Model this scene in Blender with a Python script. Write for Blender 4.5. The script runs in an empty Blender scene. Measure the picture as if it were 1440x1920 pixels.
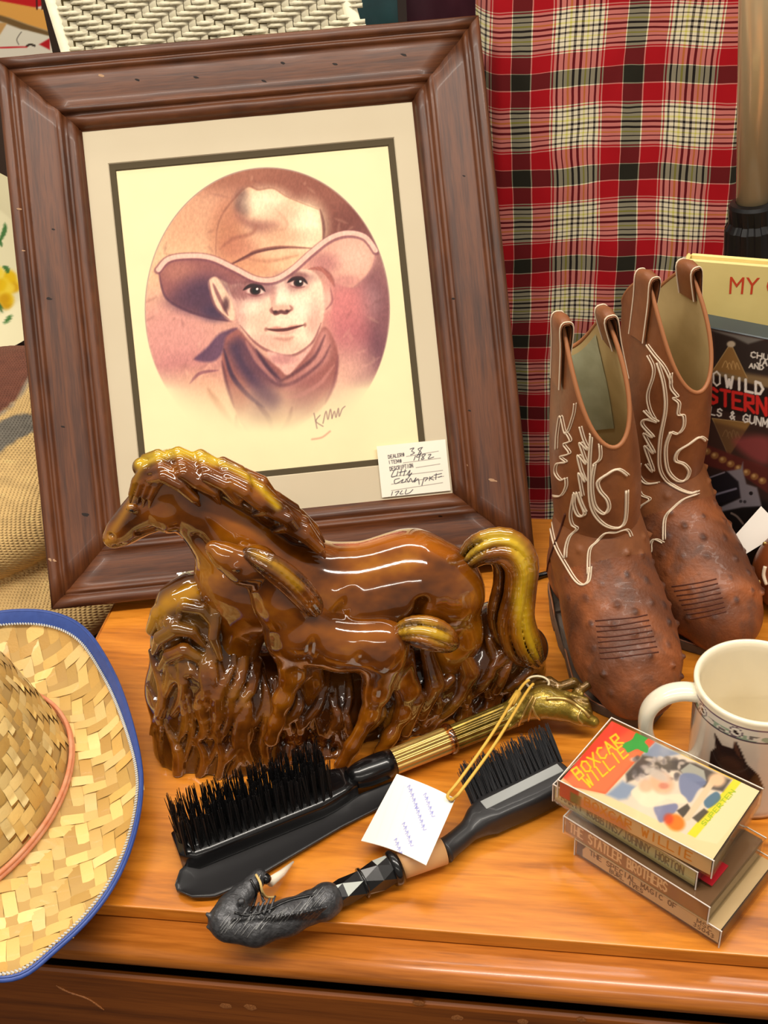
import bpy, bmesh, math, random
import numpy as np
from mathutils import Vector, Matrix
from mathutils.bvhtree import BVHTree

# ------------------------------------------------------------------ scene, camera, light
scene = bpy.context.scene
COL = scene.collection
rng = np.random.RandomState(7)
random.seed(7)
F_PX, PITCH, ROLL, YAW, CAM_H = 2109.32, 0.6001, -0.0794, -0.1805, 628.83   # measured from the photo, mm / rad
fw = np.array([math.sin(YAW) * math.cos(PITCH), math.cos(YAW) * math.cos(PITCH), -math.sin(PITCH)])
_r = np.array([math.cos(YAW), -math.sin(YAW), 0.0])
_u = np.cross(_r, fw)
cr = math.cos(ROLL) * _r + math.sin(ROLL) * _u
cu = -math.sin(ROLL) * _r + math.cos(ROLL) * _u
CAM = np.array([0.0, 0.0, CAM_H])
cam_data = bpy.data.cameras.new('camera')
cam_data.sensor_fit = 'VERTICAL'
cam_data.sensor_height = 24.0
cam_data.lens = 24.0 * F_PX / 1920.0
cam_data.clip_start = 0.01
cam = bpy.data.objects.new('camera', cam_data)
COL.objects.link(cam)
M3 = Matrix((cr, cu, -fw)).transposed()
cam.matrix_world = Matrix.Translation(Vector(CAM * 0.001)) @ M3.to_4x4()
scene.camera = cam

world = bpy.data.worlds.new('world')
scene.world = world
world.use_nodes = True
bgn = world.node_tree.nodes['Background']
bgn.inputs[0].default_value = (1.0, 0.90, 0.78, 1)
bgn.inputs[1].default_value = 0.27

def strip_light(x, y, z, lx, ly, rz, watts, tilt=(0, 0)):
    d = bpy.data.lights.new('ceiling_or_fill_strip', 'AREA')
    d.shape = 'RECTANGLE'; d.size = lx; d.size_y = ly; d.energy = watts
    d.color = (1.0, 0.925, 0.82)
    o = bpy.data.objects.new('ceiling_or_fill_strip', d)
    o.location = (x, y, z); o.rotation_euler = (tilt[0], tilt[1], rz)
    COL.objects.link(o)
    return o
# fluorescent rows of the shop ceiling and one added fill row, about two metres above the dresser top
strip_light(-0.10, 0.16, 2.00, 3.6, 0.13, math.radians(8), 64)
strip_light(0.10, -2.35, 2.00, 3.6, 0.13, math.radians(8), 36)  # added fill row behind the camera, gives frontal light
strip_light(-0.10, 1.62, 2.00, 3.6, 0.13, math.radians(8), 22)

scene.view_settings.view_transform = 'Standard'
scene.view_settings.look = 'None'
scene.view_settings.gamma = 1.0
scene.view_settings.use_curve_mapping = False
scene.view_settings.exposure = 0.12

# ------------------------------------------------------------------ geometry helpers (all in mm, world axes)
MM = 0.001
def V(*a): return np.array(a, float)
def proj(P):
    d = np.asarray(P, float) - CAM
    z = d @ fw
    return np.stack([720 + F_PX * (d @ cr) / z, 960 - F_PX * (d @ cu) / z], -1)
def ray(x, y):
    return fw * F_PX + cr * (x - 720) - cu * (y - 960)
def onz(x, y, z=0.0):
    d = ray(x, y); return CAM + d * ((z - CAM[2]) / d[2])
def onplane(x, y, o, n):
    d = ray(x, y); return CAM + d * (((np.asarray(o) - CAM) @ n) / (d @ n))
def norm(v):
    v = np.asarray(v, float); return v / (np.linalg.norm(v) + 1e-12)

def tag(o, label, cat, group=None, kind=None):
    o['label'] = label; o['category'] = cat
    if group: o['group'] = group
    if kind: o['kind'] = kind
    return o
ROOT = {}
def thing(name, loc, label, cat, group=None):
    o = bpy.data.objects.new(name, None)
    o.empty_display_size = 0.02
    o.location = Vector(np.asarray(loc, float) * MM)
    COL.objects.link(o)
    ROOT[o.name] = np.asarray(loc, float)
    return tag(o, label, cat, group)
def origin_of(parent):
    if parent is None: return np.zeros(3)
    o = parent
    while o.parent is not None: o = o.parent
    return ROOT.get(o.name, np.zeros(3))
def mesh(name, verts, faces, mat, parent=None, smooth=True, colors=None, uv=None, root_at=None):
    """one mesh object from world-mm vertices"""
    verts = np.asarray(verts, float)
    if parent is None and root_at is not None:
        org = np.asarray(root_at, float)
    else:
        org = origin_of(parent)
    me = bpy.data.meshes.new(name)
    loc = (verts - org) * MM
    if isinstance(faces, np.ndarray):
        n, k = faces.shape
        me.vertices.add(len(loc)); me.vertices.foreach_set('co', loc.ravel())
        me.loops.add(n * k); me.loops.foreach_set('vertex_index', faces.astype(np.int32).ravel())
        me.polygons.add(n)
        me.polygons.foreach_set('loop_start', np.arange(n, dtype=np.int32) * k)
        me.update(calc_edges=True); me.validate()
    else:
        me.from_pydata([tuple(v) for v in loc], [], [tuple(f) for f in faces])
        me.update()
    if smooth:
        me.polygons.foreach_set('use_smooth', np.ones(len(me.polygons), bool))
    if colors is not None:
        ca = me.color_attributes.new('Col', 'FLOAT_COLOR', 'POINT')
        c4 = np.ones((len(verts), 4), np.float32); c4[:, :3] = lin(np.asarray(colors))
        ca.data.foreach_set('color', c4.ravel())
    if uv is not None:
        ul = me.uv_layers.new(name='UVMap')
        li = np.empty(len(me.loops), np.int32); me.loops.foreach_get('vertex_index', li)
        ul.data.foreach_set('uv', np.asarray(uv, np.float32)[li].ravel())
    if mat is not None: me.materials.append(mat)
    o = bpy.data.objects.new(name, me)
    if parent is None and root_at is not None:
        o.location = Vector(org * MM); 
    o.parent = parent
    COL.objects.link(o)
    if parent is None and root_at is not None: ROOT[o.name] = org
    return o
def lin(c):
    c = np.clip(np.asarray(c, float), 0, 1)
    return np.where(c <= 0.04045, c / 12.92, ((c + 0.055) / 1.055) ** 2.4)
def rgb(r, g, b): return tuple(lin(np.array([r, g, b]) / 255.0)) + (1.0,)

class MB:
    """collects boxes, tubes and surfaces into one mesh"""
    def __init__(s): s.v = []; s.f = []; s.c = []
    def add(s, v, f, c=None):
        n = len(s.v); s.v += [tuple(p) for p in np.asarray(v, float)]
        s.f += [tuple(i + n for i in q) for q in f]
        s.c += [tuple(c) if c is not None else (1, 1, 1)] * len(v)
        return s
    def build(s, name, mat, parent=None, smooth=False, col=False, **k):
        return mesh(name, s.v, s.f, mat, parent, smooth, colors=np.array(s.c) if col else None, **k)

def frame_box(o, ex, ey, ez, bev=0.0):
    """box spanned by three edge vectors from corner o; bev chamfers all edges"""
    o, ex, ey, ez = (np.asarray(a, float) for a in (o, ex, ey, ez))
    if bev <= 0:
        v = [o, o + ex, o + ex + ey, o + ey, o + ez, o + ex + ez, o + ex + ey + ez, o + ey + ez]
        f = [(0, 3, 2, 1), (4, 5, 6, 7), (0, 1, 5, 4), (1, 2, 6, 5), (2, 3, 7, 6), (3, 0, 4, 7)]
        return v, f
    L = [np.linalg.norm(a) for a in (ex, ey, ez)]; d = [ex / L[0], ey / L[1], ez / L[2]]
    v = []; idx = {}
    for i in (0, 1):
        for j in (0, 1):
            for k in (0, 1):
                c = o + ex * i + ey * j + ez * k
                s = [1 - 2 * i, 1 - 2 * j, 1 - 2 * k]
                for ax in range(3):   # vertex lying on the face normal to ax
                    q = c.copy()
                    for b in range(3):
                        if b != ax: q = q + d[b] * s[b] * min(bev, L[b] * .45)
                    idx[(i, j, k, ax)] = len(v); v.append(q)
    f = []
    def quad(a):
        f.append(tuple(a))
    for ax in range(3):
        b, c = (ax + 1) % 3, (ax + 2) % 3
        for e in (0, 1):
            ring = []
            for (p, q) in ((0, 0), (1, 0), (1, 1), (0, 1)):
                ijk = [0, 0, 0]; ijk[ax] = e; ijk[b] = p; ijk[c] = q
                ring.append(idx[(*ijk, ax)])
            quad(ring if e else ring[::-1])
    for ax in range(3):               # edges along ax
        b, c = (ax + 1) % 3, (ax + 2) % 3
        for p in (0, 1):
            for q in (0, 1):
                A = [0, 0, 0]; A[b] = p; A[c] = q; B = list(A); B[ax] = 1
                r = [idx[(*A, b)], idx[(*B, b)], idx[(*B, c)], idx[(*A, c)]]
                quad(r if (p == q) else r[::-1])
    for i in (0, 1):
        for j in (0, 1):
            for k in (0, 1):
                r = [idx[(i, j, k, a)] for a in range(3)]
                quad(r if (i + j + k) % 2 else r[::-1])
    return v, f

def tube(path, rad, seg=8, caps=True, up=None):
    """swept tube; rad is a number or one per point"""
    P = np.asarray(path, float); n = len(P)
    R = np.full(n, rad, float) if np.isscalar(rad) else np.asarray(rad, float)
    T = np.gradient(P, axis=0); T = np.array([norm(t) for t in T])
    a = np.asarray(up, float) if up is not None else (V(0, 0, 1) if abs(T[0][2]) < .9 else V(1, 0, 0))
    N = norm(a - T[0] * (a @ T[0])); v = []; f = []
    for i in range(n):
        N = norm(N - T[i] * (N @ T[i])); B = np.cross(T[i], N)
        for k in range(seg):
            t = 2 * math.pi * k / seg
            v.append(P[i] + R[i] * (math.cos(t) * N + math.sin(t) * B))
    for i in range(n - 1):
        for k in range(seg):
            a0 = i * seg + k; a1 = i * seg + (k + 1) % seg
            f.append((a0, a1, a1 + seg, a0 + seg))
    if caps:
        f.append(tuple(range(seg))[::-1]); f.append(tuple((n - 1) * seg + k for k in range(seg)))
    return v, f
def smooth_path(pts, n=40, closed=False):
    """Catmull-Rom through pts"""
    P = np.asarray(pts, float); m = len(P)
    out = []
    segs = m if closed else m - 1
    per = max(2, int(round(n / segs)))
    g = (lambda i: P[i % m]) if closed else (lambda i: P[min(max(i, 0), m - 1)])
    for i in range(segs):
        p0, p1, p2, p3 = g(i - 1), g(i), g(i + 1), g(i + 2)
        for k in range(per):
            t = k / per
            out.append(.5 * ((2 * p1) + (-p0 + p2) * t + (2 * p0 - 5 * p1 + 4 * p2 - p3) * t * t + (-p0 + 3 * p1 - 3 * p2 + p3) * t ** 3))
    if not closed: out.append(P[-1])
    return np.array(out)
def lathe(profile, o, seg=48, ax=V(0, 0, 1), e1=V(1, 0, 0), closed=False):
    """profile of (radius, height)"""
    e2 = np.cross(ax, e1); v = []; f = []
    for r, h in profile:
        for k in range(seg):
            t = 2 * math.pi * k / seg
            v.append(o + ax * h + r * (math.cos(t) * e1 + math.sin(t) * e2))
    n = len(profile)
    for i in range(n - 1 if not closed else n):
        for k in range(seg):
            a = i * seg; b = ((i + 1) % n) * seg; k2 = (k + 1) % seg
            f.append((a + k, a + k2, b + k2, b + k))
    return v, f
def grid_faces(nu, nv, off=0):
    i = np.arange(nu - 1)[:, None] * nv + np.arange(nv - 1)[None, :] + off
    return np.stack([i, i + nv, i + nv + 1, i + 1], -1).reshape(-1, 4)
def prism(poly, depth_vec):
    """closed polygon (world pts) extruded by depth_vec"""
    P = np.asarray(poly, float); n = len(P); Q = P + np.asarray(depth_vec)
    v = list(P) + list(Q)
    f = [tuple(range(n)), tuple(range(2 * n - 1, n - 1, -1))]
    for i in range(n):
        j = (i + 1) % n; f.append((i, i + n, j + n, j))
    return v, f
def fix_normals(o):
    bm = bmesh.new(); bm.from_mesh(o.data)
    bmesh.ops.recalc_face_normals(bm, faces=bm.faces); bm.to_mesh(o.data); bm.free()
    return o
def text_verts(s, extrude=0.0, bold=0.0):
    cu_ = bpy.data.curves.new('t', 'FONT'); cu_.body = s; cu_.size = 1.0; cu_.resolution_u = 3
    cu_.offset = bold
    ob = bpy.data.objects.new('t', cu_); COL.objects.link(ob)
    dg = bpy.context.evaluated_depsgraph_get(); me = bpy.data.meshes.new_from_object(ob.evaluated_get(dg))
    v = np.array([p.co[:] for p in me.vertices]); f = [tuple(p.vertices) for p in me.polygons]
    bpy.data.objects.remove(ob); bpy.data.curves.remove(cu_); bpy.data.meshes.remove(me)
    if len(v):
        lo, hi = v.min(0), v.max(0); v = (v - lo) / np.maximum(hi - lo, 1e-6)
    return v, f
def text_quad(mb, s, quad, lift, bold=0.0, color=None):
    """lettering as a thin raised mesh filling a quad of world points (bl, br, tr, tl)"""
    v, f = text_verts(s, bold=bold)
    if not len(v): return
    bl, br, tr, tl = (np.asarray(q, float) for q in quad)
    x = v[:, :1]; y = v[:, 1:2]
    P = bl * (1 - x) * (1 - y) + br * x * (1 - y) + tr * x * y + tl * (1 - x) * y
    n = norm(np.cross(br - bl, tl - bl))
    mb.add(P + n * lift, f, color)

# ------------------------------------------------------------------ materials
def mat(name, color, rough=0.5, metal=0.0, coat=0.0, spec=0.5, trans=0.0, ior=1.45, alpha=1.0, attr=False,
        noise=None, bump=None, wave=None, sheen=0.0):
    """principled material; noise=(scale, amount, colour2), bump=(scale, strength), in object space metres"""
    m = bpy.data.materials.new(name); m.use_nodes = True
    nt = m.node_tree; b = nt.nodes['Principled BSDF']
    col = color if len(color) == 4 else rgb(*color)
    b.inputs['Base Color'].default_value = col
    b.inputs['Roughness'].default_value = rough
    b.inputs['Metallic'].default_value = metal
    b.inputs['Coat Weight'].default_value = coat
    b.inputs['Coat Roughness'].default_value = 0.04
    b.inputs['Specular IOR Level'].default_value = spec
    b.inputs['Transmission Weight'].default_value = trans
    b.inputs['IOR'].default_value = ior
    b.inputs['Alpha'].default_value = alpha
    b.inputs['Sheen Weight'].default_value = sheen
    tc = nt.nodes.new('ShaderNodeTexCoord')
    src = None
    if attr:
        a = nt.nodes.new('ShaderNodeAttribute'); a.attribute_name = 'Col'; src = a.outputs['Color']
    if noise:
        n = nt.nodes.new('ShaderNodeTexNoise'); n.inputs['Scale'].default_value = noise[0]; n.inputs['Detail'].default_value = 5
        if len(noise) > 3:
            mp = nt.nodes.new('ShaderNodeMapping'); mp.inputs['Scale'].default_value = noise[3]
            nt.links.new(tc.outputs['Object'], mp.inputs['Vector']); nt.links.new(mp.outputs['Vector'], n.inputs['Vector'])
        else:
            nt.links.new(tc.outputs['Object'], n.inputs['Vector'])
        r = nt.nodes.new('ShaderNodeMapRange'); r.inputs['From Min'].default_value = .35; r.inputs['From Max'].default_value = .65
        r.inputs['To Max'].default_value = noise[1]
        nt.links.new(n.outputs['Fac'], r.inputs['Value'])
        mx = nt.nodes.new('ShaderNodeMix'); mx.data_type = 'RGBA'
        nt.links.new(r.outputs['Result'], mx.inputs['Factor'])
        if src: nt.links.new(src, mx.inputs['A'])
        else: mx.inputs['A'].default_value = col
        mx.inputs['B'].default_value = rgb(*noise[2])
        src = mx.outputs['Result']
    if src: nt.links.new(src, b.inputs['Base Color'])
    if bump:
        n = nt.nodes.new('ShaderNodeTexNoise'); n.inputs['Scale'].default_value = bump[0]; n.inputs['Detail'].default_value = 4
        nt.links.new(tc.outputs['Object'], n.inputs['Vector'])
        bp = nt.nodes.new('ShaderNodeBump'); bp.inputs['Strength'].default_value = bump[1]; bp.inputs['Distance'].default_value = 0.001
        nt.links.new(n.outputs['Fac'], bp.inputs['Height']); nt.links.new(bp.outputs['Normal'], b.inputs['Normal'])
    return m
def wood(name, stops, axis=0, stretch=(2, 28, 28), rough=.35, coat=.2, band=3.0, bumpk=.12, spec=.5, uvmap=False):
    """long-grained wood: stretched noise through a colour ramp; axis is the grain direction in object space"""
    m = bpy.data.materials.new(name); m.use_nodes = True
    nt = m.node_tree; b = nt.nodes['Principled BSDF']; L = nt.links.new
    tc = nt.nodes.new('ShaderNodeTexCoord'); mp = nt.nodes.new('ShaderNodeMapping')
    sc = [stretch[1]] * 3; sc[axis] = stretch[0]; mp.inputs['Scale'].default_value = sc
    L(tc.outputs['UV' if uvmap else 'Object'], mp.inputs['Vector'])
    n1 = nt.nodes.new('ShaderNodeTexNoise'); n1.inputs['Scale'].default_value = band; n1.inputs['Detail'].default_value = 6; n1.inputs['Roughness'].default_value = .62
    n1.inputs['Distortion'].default_value = .3
    L(mp.outputs['Vector'], n1.inputs['Vector'])
    n2 = nt.nodes.new('ShaderNodeTexNoise'); n2.inputs['Scale'].default_value = band * 7; n2.inputs['Detail'].default_value = 4
    L(mp.outputs['Vector'], n2.inputs['Vector'])
    mx = nt.nodes.new('ShaderNodeMath'); mx.operation = 'MULTIPLY_ADD'; mx.inputs[1].default_value = .28
    L(n2.outputs['Fac'], mx.inputs[0])
    ad = nt.nodes.new('ShaderNodeMath'); ad.operation = 'MULTIPLY'; ad.inputs[1].default_value = .72
    L(n1.outputs['Fac'], ad.inputs[0]); L(ad.outputs[0], mx.inputs[2])
    cr_ = nt.nodes.new('ShaderNodeValToRGB'); e = cr_.color_ramp.elements
    for i, (p, c) in enumerate(stops):
        if i < 2: e[i].position = p; e[i].color = rgb(*c)
        else: q = e.new(p); q.color = rgb(*c)
    L(mx.outputs[0], cr_.inputs['Fac']); L(cr_.outputs['Color'], b.inputs['Base Color'])
    b.inputs['Roughness'].default_value = rough; b.inputs['Coat Weight'].default_value = coat; b.inputs['Coat Roughness'].default_value = .12
    b.inputs['Specular IOR Level'].default_value = spec
    bp = nt.nodes.new('ShaderNodeBump'); bp.inputs['Strength'].default_value = bumpk; bp.inputs['Distance'].default_value = .0006
    L(mx.outputs[0], bp.inputs['Height']); L(bp.outputs['Normal'], b.inputs['Normal'])
    return m
def clear_plastic(name, tint=(255, 255, 255), amount=.12, rough=.05):
    m = bpy.data.materials.new(name); m.use_nodes = True; nt = m.node_tree; nt.nodes.clear()
    out = nt.nodes.new('ShaderNodeOutputMaterial'); t = nt.nodes.new('ShaderNodeBsdfTransparent'); t.inputs[0].default_value = rgb(*tint)
    g = nt.nodes.new('ShaderNodeBsdfGlossy'); g.inputs['Roughness'].default_value = rough
    lw = nt.nodes.new('ShaderNodeLayerWeight'); lw.inputs['Blend'].default_value = .5
    pw = nt.nodes.new('ShaderNodeMath'); pw.operation = 'POWER'; pw.inputs[1].default_value = 4.0; nt.links.new(lw.outputs['Facing'], pw.inputs[0])
    ad = nt.nodes.new('ShaderNodeMath'); ad.operation = 'MULTIPLY_ADD'; ad.inputs[1].default_value = .45; ad.inputs[2].default_value = amount; ad.use_clamp = True
    nt.links.new(pw.outputs[0], ad.inputs[0])
    mx = nt.nodes.new('ShaderNodeMixShader'); nt.links.new(ad.outputs[0], mx.inputs[0])
    nt.links.new(t.outputs[0], mx.inputs[1]); nt.links.new(g.outputs[0], mx.inputs[2]); nt.links.new(mx.outputs[0], out.inputs[0])
    return m

# ------------------------------------------------------------------ paint engine for flat print (colours given as 0-255 display values)
def vnoise(x, y, seed=0):
    xi = np.floor(x).astype(int); yi = np.floor(y).astype(int); fx = x - xi; fy = y - yi
    fx = fx * fx * (3 - 2 * fx); fy = fy * fy * (3 - 2 * fy)
    def h(a, b):
        n = (a * 374761393 + b * 668265263 + seed * 974634777) & 0x7fffffff
        n = ((n ^ (n >> 13)) * 1274126177) & 0x7fffffff
        return ((n ^ (n >> 16)) & 0xffff) / 65535.0
    return (h(xi, yi) * (1 - fx) + h(xi + 1, yi) * fx) * (1 - fy) + (h(xi, yi + 1) * (1 - fx) + h(xi + 1, yi + 1) * fx) * fy
def fbm(x, y, seed=0):
    return vnoise(x, y, seed) * .5 + vnoise(x * 2.1, y * 2.1, seed + 1) * .28 + vnoise(x * 4.3, y * 4.3, seed + 2) * .14 + vnoise(x * 8.7, y * 8.7, seed + 3) * .08
class Paint:
    def __init__(s, XY, base):
        s.X = XY[..., 0]; s.Y = XY[..., 1]
        s.C = np.empty(XY.shape[:-1] + (3,)); s.C[:] = np.array(base) / 255.0
    def _blend(s, a, color, sel):
        c = np.array(color) / 255.0
        s.C[sel] = s.C[sel] * (1 - a[..., None]) + c * a[..., None]
    def _sel(s, pts, m):
        p = np.asarray(pts, float)
        return (s.X > p[:, 0].min() - m) & (s.X < p[:, 0].max() + m) & (s.Y > p[:, 1].min() - m) & (s.Y < p[:, 1].max() + m)
    def poly(s, pts, color, feather=1.0, alpha=1.0, smooth=True, tex=0.0, mask=None):
        P = smooth_path(pts, len(pts) * 6, True) if smooth else np.asarray(pts, float)
        sel = s._sel(P, feather * 2 + 1)
        if not sel.any(): return
        x = s.X[sel]; y = s.Y[sel]
        d2 = np.full(x.shape, 1e18); ins = np.zeros(x.shape, bool)
        n = len(P)
        for i in range(n):
            ax, ay = P[i]; bx, by = P[(i + 1) % n]
            ex, ey = bx - ax, by - ay
            t = np.clip(((x - ax) * ex + (y - ay) * ey) / (ex * ex + ey * ey + 1e-9), 0, 1)
            d2 = np.minimum(d2, (x - ax - t * ex) ** 2 + (y - ay - t * ey) ** 2)
            if ay != by:
                c = ((ay > y) != (by > y)) & (x < (bx - ax) * (y - ay) / (by - ay) + ax); ins ^= c
        d = np.sqrt(d2) * np.where(ins, -1, 1)
        a = np.clip(.5 - d / (2 * feather), 0, 1); a = a * a * (3 - 2 * a) * alpha
        if tex: a = a * (1 - tex + tex * 1.6 * fbm(x / 9, y / 14, 3)).clip(0, 1)
        if mask is not None: a = a * mask[sel]
        s._blend(a, color, sel)
    def line(s, pts, color, w=2.0, feather=1.0, alpha=1.0, n=None, taper=False, mask=None):
        P = smooth_path(pts, n or len(pts) * 6) if len(pts) > 2 else np.asarray(pts, float)
        sel = s._sel(P, w + feather * 2 + 1)
        if not sel.any(): return
        x = s.X[sel]; y = s.Y[sel]; d = np.full(x.shape, 1e9); m = len(P)
        for i in range(m - 1):
            ax, ay = P[i]; bx, by = P[i + 1]; ex, ey = bx - ax, by - ay
            t = np.clip(((x - ax) * ex + (y - ay) * ey) / (ex * ex + ey * ey + 1e-9), 0, 1)
            q = np.sqrt((x - ax - t * ex) ** 2 + (y - ay - t * ey) ** 2)
            ww = w / 2
            if taper: ww = w / 2 * np.sin(math.pi * np.clip((i + t) / (m - 1), 0.02, .98)) ** .6
            d = np.minimum(d, q - ww)
        a = np.clip(.5 - d / (2 * feather), 0, 1); a = a * a * (3 - 2 * a) * alpha
        if mask is not None: a = a * mask[sel]
        s._blend(a, color, sel)
    def ell(s, cx, cy, rx, ry, color, feather=.3, alpha=1.0, rot=0.0, mask=None):
        dx = s.X - cx; dy = s.Y - cy; c, n = math.cos(rot), math.sin(rot)
        d = np.sqrt(((dx * c + dy * n) / rx) ** 2 + ((-dx * n + dy * c) / ry) ** 2)
        a = np.clip((1 + feather - d) / (2 * feather), 0, 1); a = a * a * (3 - 2 * a) * alpha
        if mask is not None: a = a * mask
        s.C = s.C * (1 - a[..., None]) + np.array(color) / 255.0 * a[..., None]
    def text(s, txt, quad, color, w=1.5, feather=.7, alpha=1.0):
        """stroke lettering inside a quad of pixel points bl, br, tr, tl"""
        bl, br, tr, tl = (np.asarray(q, float) for q in quad)
        n = len(txt)
        for i, ch in enumerate(txt):
            for st in STROKES.get(ch, ()):
                pts = []
                for (u, v) in st:
                    x = (i + .12 + .72 * u) / n
                    pts.append(bl * (1 - x) * (1 - v) + br * x * (1 - v) + tr * x * v + tl * (1 - x) * v)
                for k in range(len(pts) - 1): s.line([pts[k], pts[k + 1]], color, w, feather, alpha)
STROKES = {
 'A': [[(0, 0), (.5, 1), (1, 0)], [(.2, .4), (.8, .4)]], 'B': [[(0, 0), (0, 1), (.8, .95), (.8, .6), (0, .52), (.9, .45), (.9, .05), (0, 0)]],
 'C': [[(1, .85), (.6, 1), (.1, .8), (.05, .25), (.5, 0), (1, .15)]], 'D': [[(0, 0), (0, 1), (.6, .95), (1, .5), (.6, .05), (0, 0)]],
 'E': [[(1, 0), (0, 0), (0, 1), (1, 1)], [(0, .52), (.75, .52)]], 'F': [[(0, 0), (0, 1), (1, 1)], [(0, .52), (.75, .52)]],
 'G': [[(1, .85), (.5, 1), (.05, .7), (.05, .25), (.5, 0), (1, .15), (1, .45), (.55, .45)]], 'H': [[(0, 0), (0, 1)], [(1, 0), (1, 1)], [(0, .5), (1, .5)]],
 'I': [[(.5, 0), (.5, 1)]], 'J': [[(.8, 1), (.8, .2), (.5, 0), (.1, .15)]], 'K': [[(0, 0), (0, 1)], [(1, 1), (0, .45), (1, 0)]], 'L': [[(0, 1), (0, 0), (1, 0)]],
 'M': [[(0, 0), (0, 1), (.5, .3), (1, 1), (1, 0)]], 'N': [[(0, 0), (0, 1), (1, 0), (1, 1)]],
 'O': [[(.5, 1), (.05, .8), (.05, .2), (.5, 0), (.95, .2), (.95, .8), (.5, 1)]], 'P': [[(0, 0), (0, 1), (.9, .95), (.9, .5), (0, .45)]],
 'R': [[(0, 0), (0, 1), (.9, .95), (.9, .55), (0, .48), (1, 0)]], 'S': [[(.95, .85), (.5, 1), (.1, .85), (.1, .6), (.9, .4), (.9, .15), (.5, 0), (.05, .15)]],
 'T': [[(0, 1), (1, 1)], [(.5, 1), (.5, 0)]], 'U': [[(0, 1), (0, .2), (.5, 0), (1, .2), (1, 1)]], 'V': [[(0, 1), (.5, 0), (1, 1)]],
 'W': [[(0, 1), (.25, 0), (.5, .7), (.75, 0), (1, 1)]], 'X': [[(0, 0), (1, 1)], [(0, 1), (1, 0)]], 'Y': [[(0, 1), (.5, .5), (1, 1)], [(.5, .5), (.5, 0)]],
 '&': [[(1, 0), (.2, .8), (.45, 1), (.7, .8), (.05, .25), (.4, 0), (.95, .4)]], '/': [[(0, 0), (1, 1)]], '#': [[(.3, 0), (.4, 1)], [(.7, 0), (.8, 1)], [(0, .35), (1, .35)], [(0, .7), (1, .7)]],
 '0': [[(.5, 1), (.1, .8), (.1, .2), (.5, 0), (.9, .2), (.9, .8), (.5, 1)]], '3': [[(.1, .9), (.5, 1), (.9, .8), (.45, .55), (.9, .3), (.5, 0), (.05, .15)]],
 '4': [[(.7, 0), (.7, 1), (0, .35), (1, .35)]], '5': [[(.9, 1), (.15, 1), (.1, .55), (.6, .6), (.9, .3), (.5, 0), (.05, .1)]],
 '8': [[(.5, .52), (.1, .75), (.5, 1), (.9, .75), (.5, .52), (.05, .25), (.5, 0), (.95, .25), (.5, .52)]], '1': [[(.3, .8), (.55, 1), (.55, 0)]],
 '9': [[(.9, .7), (.5, 1), (.1, .75), (.4, .5), (.9, .7), (.7, 0)]], '2': [[(.1, .8), (.5, 1), (.9, .75), (.1, 0), (1, 0)]]}
def print_sheet(name, o, ex, ey, W, H, nu, nv, painter, material, parent, base=(255, 255, 255)):
    """flat printed sheet: a fine grid whose vertices carry the print's ink colours"""
    u = np.linspace(0, W, nu); v = np.linspace(0, H, nv)
    P = o + u[:, None, None] * ex + v[None, :, None] * ey
    pt = Paint(proj(P), base); pt.UV = np.stack(np.meshgrid(u, v, indexing='ij'), -1)
    painter(pt)
    return mesh(name, P.reshape(-1, 3), grid_faces(nu, nv), material, parent, True, colors=pt.C.reshape(-1, 3))

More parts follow.
